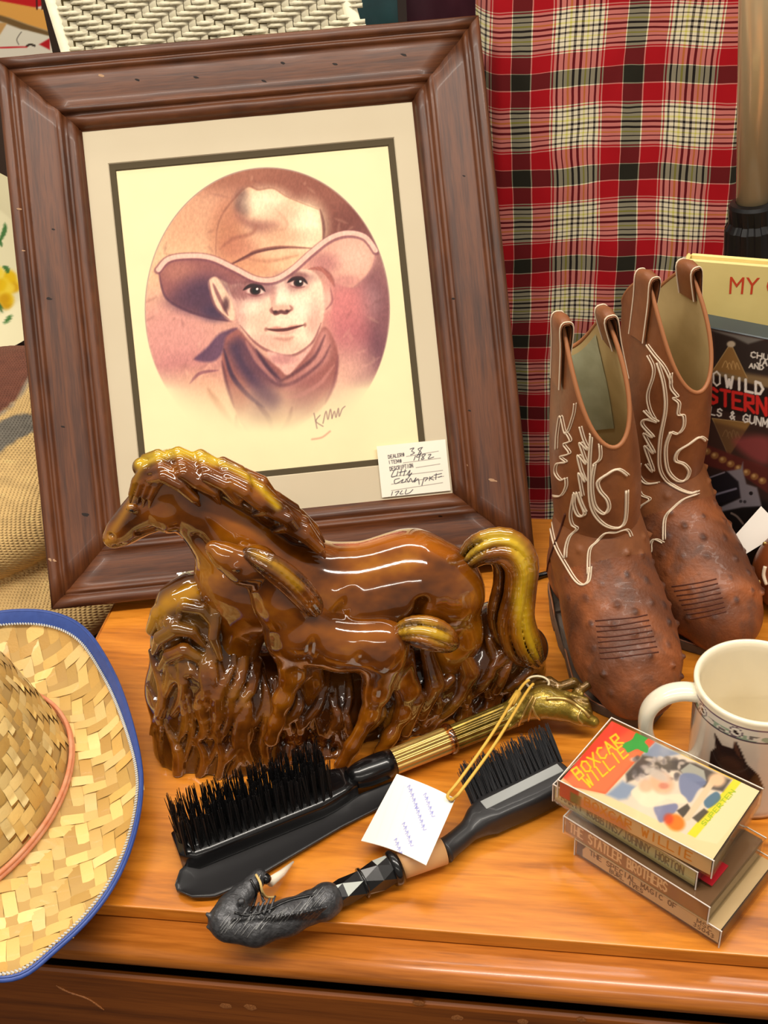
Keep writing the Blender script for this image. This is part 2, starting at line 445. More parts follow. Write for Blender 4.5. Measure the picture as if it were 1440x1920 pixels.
# ------------------------------------------------------------------ implicit surfaces for glazed ceramics, boots, hat crowns
class SDF:
    def __init__(s, lo, hi, h):
        s.lo = np.array(lo, float); s.h = h
        s.n = np.ceil((np.array(hi, float) - s.lo) / h).astype(int) + 1
        s.D = np.full(tuple(s.n), 60.0, np.float32)
        s.ax = [s.lo[i] + h * np.arange(s.n[i]) for i in range(3)]
    def box(s, lo, hi):
        a = np.clip(np.floor((np.array(lo) - s.lo) / s.h).astype(int), 0, s.n)
        b = np.clip(np.ceil((np.array(hi) - s.lo) / s.h).astype(int) + 1, 0, s.n)
        return tuple(slice(a[i], b[i]) for i in range(3))
    def coords(s, sl):
        return (s.ax[0][sl[0]][:, None, None], s.ax[1][sl[1]][None, :, None], s.ax[2][sl[2]][None, None, :])
    def merge(s, sl, d, k, sub=False):
        A = s.D[sl]
        if sub:
            d = -d
            if k > 0:
                h = np.clip(.5 - .5 * (A - d) / k, 0, 1); s.D[sl] = A * (1 - h) + d * h + k * h * (1 - h)
            else: s.D[sl] = np.maximum(A, d)
            return
        if k > 0:
            h = np.clip(.5 + .5 * (A - d) / k, 0, 1); s.D[sl] = A * (1 - h) + d * h - k * h * (1 - h)
        else: s.D[sl] = np.minimum(A, d)
    def cone(s, a, b, ra, rb, k=4.0, sub=False, squash=None):
        """round cone from a to b; squash scales the middle axis (depth)"""
        a = np.asarray(a, float); b = np.asarray(b, float); m = max(ra, rb) * (1 if squash is None else max(1, squash)) + k + 3 * s.h
        sl = s.box(np.minimum(a, b) - m, np.maximum(a, b) + m)
        if any(q.stop <= q.start for q in sl): return
        X, Y, Z = s.coords(sl); q = 1.0 if squash is None else squash
        Yq = (Y - a[1]) / q; by = (b[1] - a[1]) / q
        d = np.array([b[0] - a[0], by, b[2] - a[2]]); L = d @ d + 1e-9
        t = np.clip(((X - a[0]) * d[0] + Yq * d[1] + (Z - a[2]) * d[2]) / L, 0, 1)
        D = np.sqrt((X - a[0] - t * d[0]) ** 2 + (Yq - t * d[1]) ** 2 + (Z - a[2] - t * d[2]) ** 2) - (ra + (rb - ra) * t)
        s.merge(sl, D.astype(np.float32), k, sub)
    def chain(s, pts, k=4.0, sub=False, squash=None):
        """pts: (x, y, z, r)"""
        for p, q in zip(pts[:-1], pts[1:]): s.cone(p[:3], q[:3], p[3], q[3], k, sub, squash)
    def ell(s, c, r, k=4.0, sub=False):
        c = np.asarray(c, float); r = np.asarray(r, float); sl = s.box(c - r - k - 3 * s.h, c + r + k + 3 * s.h)
        if any(q.stop <= q.start for q in sl): return
        X, Y, Z = s.coords(sl)
        e = np.sqrt(((X - c[0]) / r[0]) ** 2 + ((Y - c[1]) / r[1]) ** 2 + ((Z - c[2]) / r[2]) ** 2)
        s.merge(sl, ((e - 1) * r.min()).astype(np.float32), k, sub)
    def cut_below(s, z):
        s.D = np.maximum(s.D, (z - s.ax[2])[None, None, :].astype(np.float32))
    def surface(s):
        D = s.D.copy()
        D[0] = D[-1] = 1; D[:, 0] = D[:, -1] = 1; D[:, :, 0] = np.maximum(D[:, :, 0], .01); D[:, :, -1] = 1
        ins = D < 0
        c = [D[i:D.shape[0] - 1 + i, j:D.shape[1] - 1 + j, k:D.shape[2] - 1 + k] for i in (0, 1) for j in (0, 1) for k in (0, 1)]
        cnt = sum((q < 0).astype(np.int8) for q in c)
        act = (cnt > 0) & (cnt < 8)
        I = np.argwhere(act); vid = np.full(act.shape, -1, np.int32); vid[act] = np.arange(len(I))
        val = np.stack([q[act] for q in c], -1); off = np.array([(i, j, k) for i in (0, 1) for j in (0, 1) for k in (0, 1)], float)
        acc = np.zeros((len(I), 3)); num = np.zeros(len(I))
        for a in range(8):
            for b in range(a + 1, 8):
                if abs(off[a] - off[b]).sum() == 1:
                    va, vb = val[:, a], val[:, b]; x = (va < 0) != (vb < 0)
                    t = np.where(x, va / np.where(x, va - vb, 1), 0)
                    acc += np.where(x[:, None], off[a] + t[:, None] * (off[b] - off[a]), 0); num += x
        P = s.lo + (I + acc / num[:, None]) * s.h
        F = []
        for ax in range(3):
            sa = [slice(None)] * 3; sb = [slice(None)] * 3; sa[ax] = slice(0, -1); sb[ax] = slice(1, None)
            A = ins[tuple(sa)]; B = ins[tuple(sb)]; E = np.argwhere(A != B)
            b, c2 = (ax + 1) % 3, (ax + 2) % 3
            E = E[(E[:, b] > 0) & (E[:, c2] > 0) & (E[:, b] < D.shape[b] - 1) & (E[:, c2] < D.shape[c2] - 1)]
            def g(db, dc):
                Q = E.copy(); Q[:, b] -= db; Q[:, c2] -= dc; return vid[Q[:, 0], Q[:, 1], Q[:, 2]]
            q = np.stack([g(1, 1), g(0, 1), g(0, 0), g(1, 0)], -1)
            fl = ~A[E[:, 0], E[:, 1], E[:, 2]]
            q[fl] = q[fl][:, ::-1]
            F.append(q)
        F = np.concatenate(F); F = F[(F >= 0).all(1)]
        return P, F
def bvh_of(o):
    me = o.data; M = o.matrix_world
    org = origin_of(o)
    return BVHTree.FromPolygons([Vector(v.co) * 1000 + Vector(org) for v in me.vertices], [tuple(p.vertices) for p in me.polygons])
def hit(bvhs, x, y):
    """first surface point of the built objects along the direction to a traced point"""
    d = Vector(norm(ray(x, y))); best = None
    for b in bvhs:
        r = b.ray_cast(Vector(CAM), d)
        if r[0] is not None and (best is None or r[3] < best[2]): best = (np.array(r[0]), np.array(r[1]), r[3])
    return best
def on_surface(bvhs, pts, n=30, lift=.6):
    out = []
    for x, y in smooth_path(pts, n):
        h = hit(bvhs, x, y)
        if h is None: continue
        nn = h[1] if h[1] @ (CAM - h[0]) > 0 else -h[1]
        out.append(h[0] + nn * lift)
    return np.array(out)
# ------------------------------------------------------------------ setting
def structure(o): o['kind'] = 'structure'; return o
m_floor = mat('floor_carpet', (70, 52, 44), rough=.95, noise=(60, .6, (48, 36, 32)), bump=(900, .4))
m_wall = mat('shop_wall', (64, 52, 46), rough=.9, noise=(3, .4, (46, 36, 33)))
structure(MB().add(*frame_box(V(-3000, -2200, -780), V(6000, 0, 0), V(0, 5200, 0), V(0, 0, 20))).build('floor', m_floor))
structure(MB().add(*frame_box(V(-3000, 2980, -760), V(6000, 0, 0), V(0, 60, 0), V(0, 0, 2800))).build('wall_back', m_wall))

# ------------------------------------------------------------------ dresser
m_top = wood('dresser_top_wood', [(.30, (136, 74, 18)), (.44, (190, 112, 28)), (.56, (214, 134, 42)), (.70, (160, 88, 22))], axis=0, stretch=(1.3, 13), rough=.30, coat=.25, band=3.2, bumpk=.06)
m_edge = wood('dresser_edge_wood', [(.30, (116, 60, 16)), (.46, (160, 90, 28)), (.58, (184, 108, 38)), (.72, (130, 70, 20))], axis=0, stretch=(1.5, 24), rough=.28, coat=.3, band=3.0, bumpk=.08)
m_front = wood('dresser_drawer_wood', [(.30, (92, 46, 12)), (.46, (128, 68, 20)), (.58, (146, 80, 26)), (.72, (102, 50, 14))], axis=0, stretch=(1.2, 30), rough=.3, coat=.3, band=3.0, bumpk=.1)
m_dark = mat('gap_shade_wood', (34, 20, 12), rough=.8)  # near-black colour stands for the shade inside the drawer gap
m_ding = mat('bare_worn_wood', (176, 112, 60), rough=.6, noise=(900, .7, (120, 66, 30)))
DX0, DX1, DY0, DY1 = -390.0, 540.0, 436.5, 900.0
dresser = thing('dresser', V(75, 668, -760), 'long orange-brown wooden dresser carrying the picture frame, boots and horse figurine', 'dresser')
def extrude_profile(prof, x0, x1, xs=2):
    """profile of (y, z) extruded along x"""
    n = len(prof); v = []; f = []
    for x in np.linspace(x0, x1, xs):
        v += [(x, y, z) for y, z in prof]
    for i in range(xs - 1):
        for k in range(n):
            a = i * n + k; b = i * n + (k + 1) % n
            f.append((a, b, b + n, a + n))
    f.append(tuple(range(n))[::-1]); f.append(tuple((xs - 1) * n + k for k in range(n)))
    return v, f
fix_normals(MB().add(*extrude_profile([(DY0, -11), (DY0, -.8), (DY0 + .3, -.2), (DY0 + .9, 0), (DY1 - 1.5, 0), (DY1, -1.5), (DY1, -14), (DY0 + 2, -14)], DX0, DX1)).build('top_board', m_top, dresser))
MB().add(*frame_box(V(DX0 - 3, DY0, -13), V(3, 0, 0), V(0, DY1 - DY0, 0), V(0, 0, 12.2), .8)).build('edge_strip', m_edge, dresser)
# moulding: a cove and a broad rounded nose under the front edge
arc = [(435.5, -12.5), (431, -12.5)] + [(424 - 13 * math.sin(t), -23.5 + 11 * math.cos(t)) for t in np.linspace(-.2, math.pi * .98, 14)] + [(432, -35)]
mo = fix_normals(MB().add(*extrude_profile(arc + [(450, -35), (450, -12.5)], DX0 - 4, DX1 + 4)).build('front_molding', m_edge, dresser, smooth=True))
MB().add(*frame_box(V(DX0 + 8, 442, -740), V(DX1 - DX0 - 16, 0, 0), V(0, 14, 0), V(0, 0, 725))).build('frame_rail', m_dark, dresser)
for sx in (DX0 + 4, DX1 - 24):
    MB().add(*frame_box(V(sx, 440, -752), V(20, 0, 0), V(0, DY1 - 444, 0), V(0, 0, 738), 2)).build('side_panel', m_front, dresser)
MB().add(*frame_box(V(DX0 + 24, DY1 - 18, -740), V(DX1 - DX0 - 48, 0, 0), V(0, 10, 0), V(0, 0, 700))).build('back_panel', m_dark, dresser)
zt = -44.0
for i, hgt in enumerate((205, 215, 225)):
    prof = [(414, zt - hgt), (412.5, zt - hgt + 3), (412.5, zt - 4), (413.2, zt - 1.4), (415, zt), (417, zt), (418.5, zt - 1.5), (418.5, zt - hgt)]
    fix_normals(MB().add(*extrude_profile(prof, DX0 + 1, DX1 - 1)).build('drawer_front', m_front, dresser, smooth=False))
    zt -= hgt + 12
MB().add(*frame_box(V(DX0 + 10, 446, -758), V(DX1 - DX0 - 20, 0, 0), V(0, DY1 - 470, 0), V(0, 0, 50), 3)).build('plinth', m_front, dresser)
# dings and a pale scratch in the drawer front
drawer_o = V(0, 412.5, 0); yn = V(0, -1, 0)
for k, (px_, py_, r) in enumerate([(424, 1886, 4.5), (470, 1888, 4.5), (858, 1908, 4.2), (980, 1915, 3.8), (1090, 1912, 3.0), (785, 1880, 4.0)]):
    c = onplane(px_, py_, drawer_o, yn); v = [c + V(0, -.35, 0)]; n = 12
    v += [c + V(r * (.75 + .35 * vnoise(np.array(k * 9.1 + j), np.array(j * 1.7))) * math.cos(2 * math.pi * j / n) * 1.1, -.12, r * .8 * (.7 + .5 * vnoise(np.array(k * 3.1 + j), np.array(j * 2.7 + 5))) * math.sin(2 * math.pi * j / n)) for j in range(n)]
    MB().add(v, [(0, 1 + j, 1 + (j + 1) % n) for j in range(n)]).build('worn_ding', m_ding, dresser, smooth=True)
P = [onplane(x, y, drawer_o, yn) + V(0, -.2, 0) for x, y in [(105, 1847), (130, 1860), (165, 1872), (195, 1893)]]
MB().add(*tube(smooth_path(P, 12), [.3, .6, .9, .8, .7, .9, .6, .8, .7, .6, .9, .7, .3][:len(smooth_path(P, 12))], 6)).build('scratch', m_ding, dresser)

# ------------------------------------------------------------------ framed cowboy picture
KF = .9777
fo = CAM + KF * (V(-447.64, 735.99, 0) - CAM)
FA, FT = .2227, .6056
fex = V(math.cos(FA), math.sin(FA), 0); _n = V(-math.sin(FA), math.cos(FA), 0)
fup = V(0, 0, 1) * math.cos(FT) + _n * math.sin(FT); fn = np.cross(fex, fup)      # fn points to the viewer
FWd, FHt = 444.8 * KF, 505.3 * KF
m_frame = wood('dark_stained_pine', [(.28, (38, 18, 8)), (.44, (76, 39, 17)), (.57, (102, 56, 26)), (.72, (50, 25, 11))], axis=0, stretch=(1.4, 22), rough=.46, coat=.08, band=4.0, bumpk=.35, uvmap=True)
frame = thing('picture_frame', fo + fex * FWd / 2, 'wide dark-stained wooden picture frame leaning back, holding an oval cowboy portrait', 'picture frame')
prof = [(0, -24), (0, -4), (.8, -1.6), (2.2, -.4), (5, .5), (8, .2), (9.6, -1), (10.4, -3.6), (12, -4.2), (13, -2.8), (14.5, -2.2), (16, -2.8), (17, -4.8), (18.4, -6.2), (21, -6.0), (30, -6.6), (40, -7.6), (46.5, -8.6),
        (47.6, -7.4), (49.4, -6.6), (51.2, -7.4), (52.2, -10.2), (54, -12), (55.2, -11.2), (57.2, -9.8), (60, -10), (62.6, -11.6), (64.4, -14), (65.4, -17.4), (67, -17.8), (67, -24)]
def rail(a, b, inward, seed):
    """mitred rail from corner a to corner b; inward is the unit vector to the opening"""
    d = norm(b - a); L = np.linalg.norm(b - a); xs = np.linspace(0, 1, 22); v = []; uv = []; n = len(prof)
    for t in xs:
        for q, h in prof:
            l = q + t * (L - 2 * q)
            wob = (.25 * math.sin(l * .07 + seed * 3 + q * .3) + .2 * math.sin(l * .19 + seed)) if h > -20 else 0
            v.append(a + d * l + inward * q + fn * (h + wob)); uv.append((l * .001 + seed * .7, q * .0011 + seed * .37 + h * .001))
    f = []
    for i in range(len(xs) - 1):
        for k in range(n):
            k2 = (k + 1) % n; f.append((i * n + k, i * n + k2, (i + 1) * n + k2, (i + 1) * n + k))
    f.append(tuple(range(n))[::-1]); f.append(tuple((len(xs) - 1) * n + k for k in range(n)))
    o = mesh('frame_rail', v, f, m_frame, frame, True, uv=uv)
    return fix_normals(o)
c00, c10, c11, c01 = fo, fo + fex * FWd, fo + fex * FWd + fup * FHt, fo + fup * FHt
rails = [rail(c00, c10, fup, 0), rail(c10, c11, -fex, 1), rail(c11, c01, -fup, 2), rail(c01, c00, fex, 3)]
bvr = [bvh_of(r) for r in rails]
m_dent = mat('dark_dent', (26, 13, 8), rough=.7); m_chip = mat('pale_chip', (178, 140, 106), rough=.8)
for (x, y, rx, pale) in [(92, 560, 5, 0), (108, 706, 6, 0), (118, 800, 3, 0), (160, 965, 6, 0), (190, 142, 5, 1), (258, 150, 4, 0), (530, 118, 4, 0), (628, 120, 4, 0), (757, 103, 5, 0), (368, 145, 4, 0), (495, 152, 4, 0), (922, 900, 5, 1), (930, 902, 3, 1), (876, 872, 3, 1), (98, 1050, 6, 1), (66, 985, 3, 1), (826, 968, 4, 0), (880, 770, 3, 0), (850, 560, 3, 0), (870, 330, 3, 0), (36, 392, 4, 1), (44, 470, 3, 1), (12, 320, 4, 1), (100, 430, 3, 0)]:
    h_ = hit(bvr, x, y)
    if h_ is None: continue
    a1 = norm(np.cross(h_[1], V(.3, .2, 1))); a2 = np.cross(h_[1], a1); n_ = 9; q_ = rx * .42
    v_ = [h_[0] + h_[1] * .12] + [h_[0] + h_[1] * .06 + a1 * q_ * 1.5 * math.cos(2 * math.pi * k / n_) * (.7 + .5 * rng.rand()) + a2 * q_ * .6 * math.sin(2 * math.pi * k / n_) * (.7 + .5 * rng.rand()) for k in range(n_)]
    mesh('frame_chip' if pale else 'frame_dent', v_, [(0, 1 + k, 1 + (k + 1) % n_) for k in range(n_)], m_chip if pale else m_dent, frame, True)
def FP(u, v, h=0): return fo + fex * (u * KF) + fup * (v * KF) + fn * h
def ring(u0, v0, u1, v1, w, h, th):
    """flat mat ring: outer rectangle, window w inset, thickness th with bevelled window edge"""
    w = np.broadcast_to(w, 4)   # left, bottom, right, top
    O = [(u0, v0), (u1, v0), (u1, v1), (u0, v1)]; I = [(u0 + w[0], v0 + w[1]), (u1 - w[2], v0 + w[1]), (u1 - w[2], v1 - w[3]), (u0 + w[0], v1 - w[3])]
    v = [FP(*p, h) for p in O] + [FP(*p, h) for p in I] + [FP(p[0] + (1 if i in (0, 3) else -1) * .8, p[1] + (1 if i < 2 else -1) * .8, h - th) for i, p in enumerate(I)]
    f = []
    for i in range(4):
        j = (i + 1) % 4; f += [(i, j, j + 4, i + 4), (i + 4, j + 4, j + 8, i + 8)]
    return v, f
m_mat = mat('cream_mat_board', (206, 192, 164), rough=.9, noise=(14, .3, (196, 180, 150)))
m_mat2 = mat('olive_mat_board', (78, 66, 44), rough=.9)
MB().add(*ring(66.5, 67, 379.5, 440, (22.5, 33.5, 23, 34.5), -18.6, 1.0)).build('outer_mat', m_mat, frame)
MB().add(*ring(86, 97, 359.5, 408.5, (8.8, 9.4, 9, 9.4), -19.7, .8)).build('inner_mat', m_mat2, frame)
m_back = mat('backing_board', (96, 74, 52), rough=.9)
MB().add(*frame_box(FP(66, 66, -24), fex * 314 * KF, fup * 375 * KF, fn * 2)).build('backing_board', m_back, frame)
# the print: an oval sepia portrait of a boy in a cowboy hat and neckerchief
def paint_portrait(p):
    Z = lambda pts: [(240 + a / 2.6667, 280 + b / 2.6667) for a, b in pts]
    zx = (p.X - 240) * 2.6667; zy = (p.Y - 280) * 2.6667
    nz = fbm(p.X / 60, p.Y / 60, 11)
    p.C *= (1 + .04 * (nz[..., None] - .5))
    # oval with fading foot
    dx = (zx - 697) / 613; dy = (zy - 800) / 710
    d = np.sqrt(dx * dx + dy * dy)
    edge = np.clip((1.0 - d) / .012, 0, 1)
    fade = np.clip((1420 - zy) / 330 - .35 * np.clip((zx - 1050) / 250, 0, 1) * np.clip((zy - 1000) / 100, 0, 1), 0, 1) ** 1.2
    inner_soft = np.clip((1.02 - d) / .28, 0, 1)
    low = np.clip((zy - 1080) / 120, 0, 1)
    mk = edge * (1 - low) + low * edge * inner_soft * fade
    def E(x, y, rx, ry, c, a, f=.7, rot=0, m=None): p.ell(240 + x / 2.6667, 280 + y / 2.6667, rx / 2.6667, ry / 2.6667, c, f, a, rot, mk if m is None else m)
    def PO(pts, c, f=4, a=1., tex=0.): p.poly(Z(pts), c, f, a, True, tex, mk)
    def LI(pts, c, w=2, f=1, a=1., taper=True): p.line(Z(pts), c, w, f, a, None, taper, mk)
    E(697, 800, 700, 800, (206, 160, 140), 1.0, .02)
    E(250, 520, 260, 330, (226, 188, 150), .9)
    E(330, 330, 260, 170, (196, 142, 116), .55)
    E(620, 130, 420, 90, (150, 98, 80), .75)
    E(1010, 280, 330, 230, (138, 88, 76), .85)
    E(1150, 400, 180, 120, (112, 68, 64), .6)
    E(230, 950, 240, 220, (205, 148, 140), .9)
    E(330, 1120, 260, 100, (176, 116, 118), .5)
    E(1230, 820, 150, 330, (130, 88, 94), .9)
    E(1200, 760, 60, 80, (176, 140, 140), .5)
    E(1200, 1060, 110, 140, (112, 76, 88), .75)
    E(1080, 800, 110, 150, (202, 130, 128), .95)
    E(1110, 950, 90, 110, (180, 112, 116), .7)
    for k in range(90):
        a = rng.rand() * 6.28; r = .55 + .43 * rng.rand(); x = 697 + 613 * r * math.cos(a); y = 800 + 700 * r * math.sin(a)
        if y > 1100: continue
        LI([(x, y), (x + rng.randn() * 40, y + 40 + rng.randn() * 20)], (120, 80, 78) if rng.rand() < .5 else (228, 186, 160), 5, 3, .22)
    # shirt and shoulders
    E(360, 1260, 190, 130, (232, 190, 150), .8)
    E(1120, 1180, 120, 170, (228, 180, 160), .8)
    LI([(400, 1200), (440, 1260), (490, 1330), (540, 1390)], (150, 92, 70), 12, 5, .6)
    LI([(310, 1170), (360, 1120), (450, 1105)], (130, 84, 96), 6, 2, .7)
    LI([(330, 1050), (390, 1020), (440, 950)], (110, 74, 92), 8, 3, .6)
    # crown
    PO([(430, 545), (440, 400), (480, 305), (540, 245), (590, 188), (650, 202), (725, 193), (800, 238), (950, 300), (972, 370), (974, 470), (905, 525), (880, 610), (700, 660), (520, 600)], (222, 180, 148), 3)
    E(500, 430, 80, 150, (176, 118, 92), .8)
    E(520, 320, 60, 70, (186, 130, 106), .7)
    PO([(545, 225), (590, 205), (620, 290), (590, 330), (535, 300)], (92, 62, 64), 10, .8)
    PO([(540, 330), (620, 345), (720, 350), (760, 380), (690, 420), (600, 395)], (148, 100, 92), 12, .75)
    E(690, 270, 110, 70, (240, 218, 186), .9)
    E(890, 380, 90, 110, (244, 226, 192), .95)
    E(770, 330, 90, 60, (216, 172, 146), .6)
    E(800, 430, 120, 40, (206, 160, 132), .6)
    E(560, 500, 90, 70, (186, 126, 104), .7)
    E(600, 590, 190, 50, (204, 148, 116), .8)
    E(800, 560, 90, 50, (226, 186, 150), .8)
    LI([(960, 300), (978, 380), (976, 470)], (110, 70, 66), 6, 2, .7)
    LI([(438, 540), (446, 400), (484, 306), (590, 190), (650, 202), (725, 195), (800, 240), (950, 300)], (140, 94, 80), 4, 2, .55)
    LI([(500, 580), (590, 540), (640, 512), (760, 490), (920, 495)], (130, 82, 76), 7, 2, .8)
    LI([(520, 575), (600, 530), (680, 505), (800, 490)], (92, 56, 58), 4, 1.5, .6)
    LI([(460, 500), (520, 450), (620, 420), (640, 380)], (150, 98, 84), 7, 4, .6)
    LI([(690, 400), (780, 400), (790, 360), (740, 300)], (196, 150, 126), 6, 4, .6)
    LI([(600, 545), (700, 560), (850, 530)], (178, 124, 100), 6, 4, .6)
    # brim, left wing
    PO([(150, 605), (165, 575), (205, 552), (290, 535), (400, 545), (520, 595), (640, 655), (720, 665), (560, 690), (430, 640), (405, 700), (440, 790), (520, 860), (400, 840), (280, 800), (185, 735)], (150, 100, 98), 3)
    E(250, 610, 90, 50, (178, 124, 110), .7)
    E(380, 730, 120, 90, (84, 62, 84), .85)
    E(300, 760, 110, 50, (96, 68, 84), .6)
    E(440, 820, 70, 40, (70, 58, 84), .7)
    LI([(155, 610), (185, 735), (280, 800), (400, 840), (500, 858)], (92, 62, 78), 5, 2, .7)
    # right wing
    PO([(820, 615), (920, 520), (1010, 450), (1100, 424), (1190, 442), (1240, 505), (1225, 590), (1180, 650), (1130, 690), (1050, 672), (1000, 640), (950, 590), (890, 600)], (214, 164, 146), 3)
    E(1130, 540, 90, 80, (226, 184, 164), .8)
    E(980, 570, 70, 50, (176, 120, 118), .7)
    E(1080, 660, 80, 30, (190, 132, 128), .6)
    LI([(1240, 505), (1225, 590), (1180, 650), (1130, 690)], (150, 104, 108), 5, 3, .6)
    # face
    PO([(505, 690), (600, 670), (720, 668), (820, 620), (900, 600), (960, 650), (985, 760), (968, 870), (920, 970), (830, 1030), (740, 1024), (650, 980), (570, 900), (535, 800)], (238, 208, 182), 3)
    E(590, 720, 90, 50, (150, 108, 112), .75)
    E(560, 800, 40, 110, (196, 150, 140), .7)
    E(700, 690, 150, 36, (140, 98, 104), .7)
    E(840, 640, 100, 30, (158, 112, 112), .7)
    E(660, 850, 60, 70, (214, 168, 148), .6)
    E(930, 850, 40, 90, (206, 156, 142), .7)
    E(690, 960, 90, 40, (206, 156, 142), .6)
    E(800, 990, 110, 36, (214, 170, 150), .6)
    E(770, 730, 34, 80, (246, 222, 196), .8)
    E(725, 740, 16, 60, (190, 138, 128), .6)
    E(860, 790, 60, 60, (244, 218, 194), .7)
    E(620, 790, 50, 40, (244, 216, 192), .6)
    # ears
    PO([(404, 660), (440, 640), (480, 690), (520, 760), (535, 845), (500, 850), (440, 790), (415, 730)], (228, 190, 164), 3)
    LI([(425, 670), (455, 740), (500, 830)], (130, 86, 88), 7, 2, .8)
    E(490, 775, 16, 34, (84, 54, 62), .8)
    LI([(405, 660), (415, 730), (445, 800), (505, 850)], (120, 78, 84), 5, 2, .7)
    E(998, 750, 22, 60, (226, 178, 160), .9)
    LI([(1012, 690), (1020, 760), (990, 800)], (150, 98, 100), 4, 2, .7)
    # hair
    for k in range(9):
        LI([(900 + 8 * k, 600 - k * 2), (960 + 7 * k, 595 + 5 * k), (1000 + 4 * k, 640 + 6 * k)], (196, 128, 112) if k % 2 else (150, 96, 92), 5, 2, .7)
    for k in range(7):
        LI([(500 + 14 * k, 660), (512 + 12 * k, 700 + 5 * (k % 3)), (530 + 10 * k, 745 + 9 * (k % 2))], (140, 94, 92), 5, 2, .6)
    # eyes
    for ex_, ey_, w_ in ((632, 706, 1.0), (848, 668, .9)):
        E(ex_, ey_ + 4, 58 * w_, 30 * w_, (176, 124, 118), .7)
        E(ex_ + 6, ey_ + 2, 44 * w_, 20 * w_, (226, 196, 182), .9, .3)
        E(ex_ + 4, ey_, 27 * w_, 23 * w_, (60, 36, 38), 1, .2)
        E(ex_ + 4, ey_ - 1, 14 * w_, 13 * w_, (28, 16, 20), 1, .2)
        E(ex_ + 14, ey_ - 8, 6, 6, (236, 220, 214), 1, .3)
        LI([(ex_ - 56 * w_, ey_ - 2), (ex_ - 20 * w_, ey_ - 24 * w_), (ex_ + 24 * w_, ey_ - 24 * w_), (ex_ + 54 * w_, ey_ + 4)], (54, 32, 38), 8, 1.5, .95)
        LI([(ex_ - 40 * w_, ey_ + 14), (ex_, ey_ + 26 * w_), (ex_ + 42 * w_, ey_ + 18)], (140, 92, 90), 4, 1.5, .7)
        LI([(ex_ - 60 * w_, ey_ - 34), (ex_, ey_ - 48 * w_), (ex_ + 56 * w_, ey_ - 34)], (130, 86, 84), 10, 4, .55)
    # nose and mouth
    E(770, 795, 50, 24, (214, 166, 146), .8)
    LI([(718, 800), (735, 822), (765, 812), (790, 818), (814, 802)], (104, 62, 62), 7, 2, .9)
    E(738, 812, 10, 7, (70, 40, 44), .9); E(795, 808, 10, 7, (80, 46, 48), .9)
    LI([(722, 790), (714, 806), (724, 820)], (150, 100, 94), 5, 2, .7); LI([(808, 780), (820, 796), (812, 808)], (150, 100, 94), 5, 2, .7)
    PO([(700, 902), (740, 886), (785, 892), (820, 880), (872, 880), (820, 900), (760, 908)], (196, 128, 116), 3, .8)
    PO([(730, 908), (800, 906), (850, 892), (820, 924), (770, 930)], (220, 162, 146), 4, .8)
    LI([(690, 898), (735, 904), (785, 902), (830, 892), (880, 878)], (96, 56, 56), 6, 1.5, .9)
    LI([(735, 945), (790, 950), (830, 938)], (178, 122, 110), 8, 4, .6)
    E(885, 878, 8, 10, (150, 98, 90), .7); E(690, 900, 9, 10, (160, 108, 98), .7)
    LI([(560, 880), (640, 970), (740, 1024), (830, 1030), (920, 968), (965, 870)], (140, 90, 90), 6, 2, .8)
    # neck
    PO([(700, 1010), (830, 1035), (925, 975), (910, 1020), (830, 1110), (780, 1130), (730, 1080)], (220, 172, 158), 4)
    E(770, 1050, 60, 24, (176, 120, 120), .6)
    # neckerchief
    PO([(545, 895), (490, 925), (475, 985), (470, 1060), (495, 1180), (530, 1290), (560, 1360), (620, 1440), (690, 1478), (770, 1440), (870, 1372), (980, 1280), (1035, 1160), (1052, 1030), (1020, 930), (985, 888), (955, 920), (915, 1000), (850, 1080), (800, 1130), (750, 1090), (640, 1000)], (156, 102, 96), 3)
    PO([(545, 895), (460, 920), (400, 985), (335, 1050), (420, 1062), (470, 1020), (490, 940)], (104, 76, 98), 4, .9)
    PO([(500, 990), (560, 960), (600, 1060), (690, 1170), (760, 1250), (720, 1300), (640, 1240), (560, 1120)], (72, 58, 84), 14, .8)
    PO([(540, 940), (640, 1010), (720, 1100), (780, 1180), (720, 1180), (620, 1090)], (92, 66, 86), 10, .65)
    E(690, 1300, 70, 90, (88, 62, 78), .55)
    PO([(960, 920), (1000, 920), (1010, 1030), (940, 1110), (820, 1200), (790, 1170), (900, 1070)], (206, 150, 140), 10, .75)
    E(900, 1190, 90, 60, (146, 92, 92), .6); E(760, 1380, 90, 50, (168, 106, 76), .8); E(640, 1380, 50, 50, (120, 78, 76), .6)
    E(870, 1290, 70, 60, (138, 90, 92), .6); E(560, 1240, 40, 80, (176, 120, 100), .6)
    for pts, cc, w_ in [([(760, 1160), (830, 1120), (930, 1040), (985, 930)], (96, 62, 70), 7), ([(700, 1150), (760, 1180), (840, 1160), (960, 1070), (1010, 980)], (110, 72, 78), 7), ([(590, 960), (650, 1060), (740, 1160)], (190, 134, 124), 9),
                        ([(480, 1000), (520, 1130), (600, 1230), (680, 1290)], (52, 44, 72), 9), ([(640, 1000), (700, 1090), (760, 1150)], (74, 52, 70), 7), ([(780, 1240), (860, 1230), (960, 1170), (1030, 1080)], (196, 140, 130), 8),
                        ([(700, 1440), (790, 1390), (900, 1310), (990, 1210)], (200, 146, 126), 8), ([(560, 1360), (630, 1440), (690, 1476), (770, 1440)], (120, 76, 66), 6), ([(540, 1330), (550, 1390), (600, 1410)], (44, 30, 34), 9),
                        ([(640, 1270), (700, 1340), (720, 1420)], (70, 48, 62), 10), ([(820, 1290), (800, 1360), (760, 1410)], (96, 62, 66), 8), ([(470, 1060), (495, 1180), (530, 1290)], (92, 60, 70), 6), ([(1050, 1030), (1035, 1160), (985, 1275)], (130, 84, 88), 6)]:
        LI(pts, cc, w_, 3, .7)
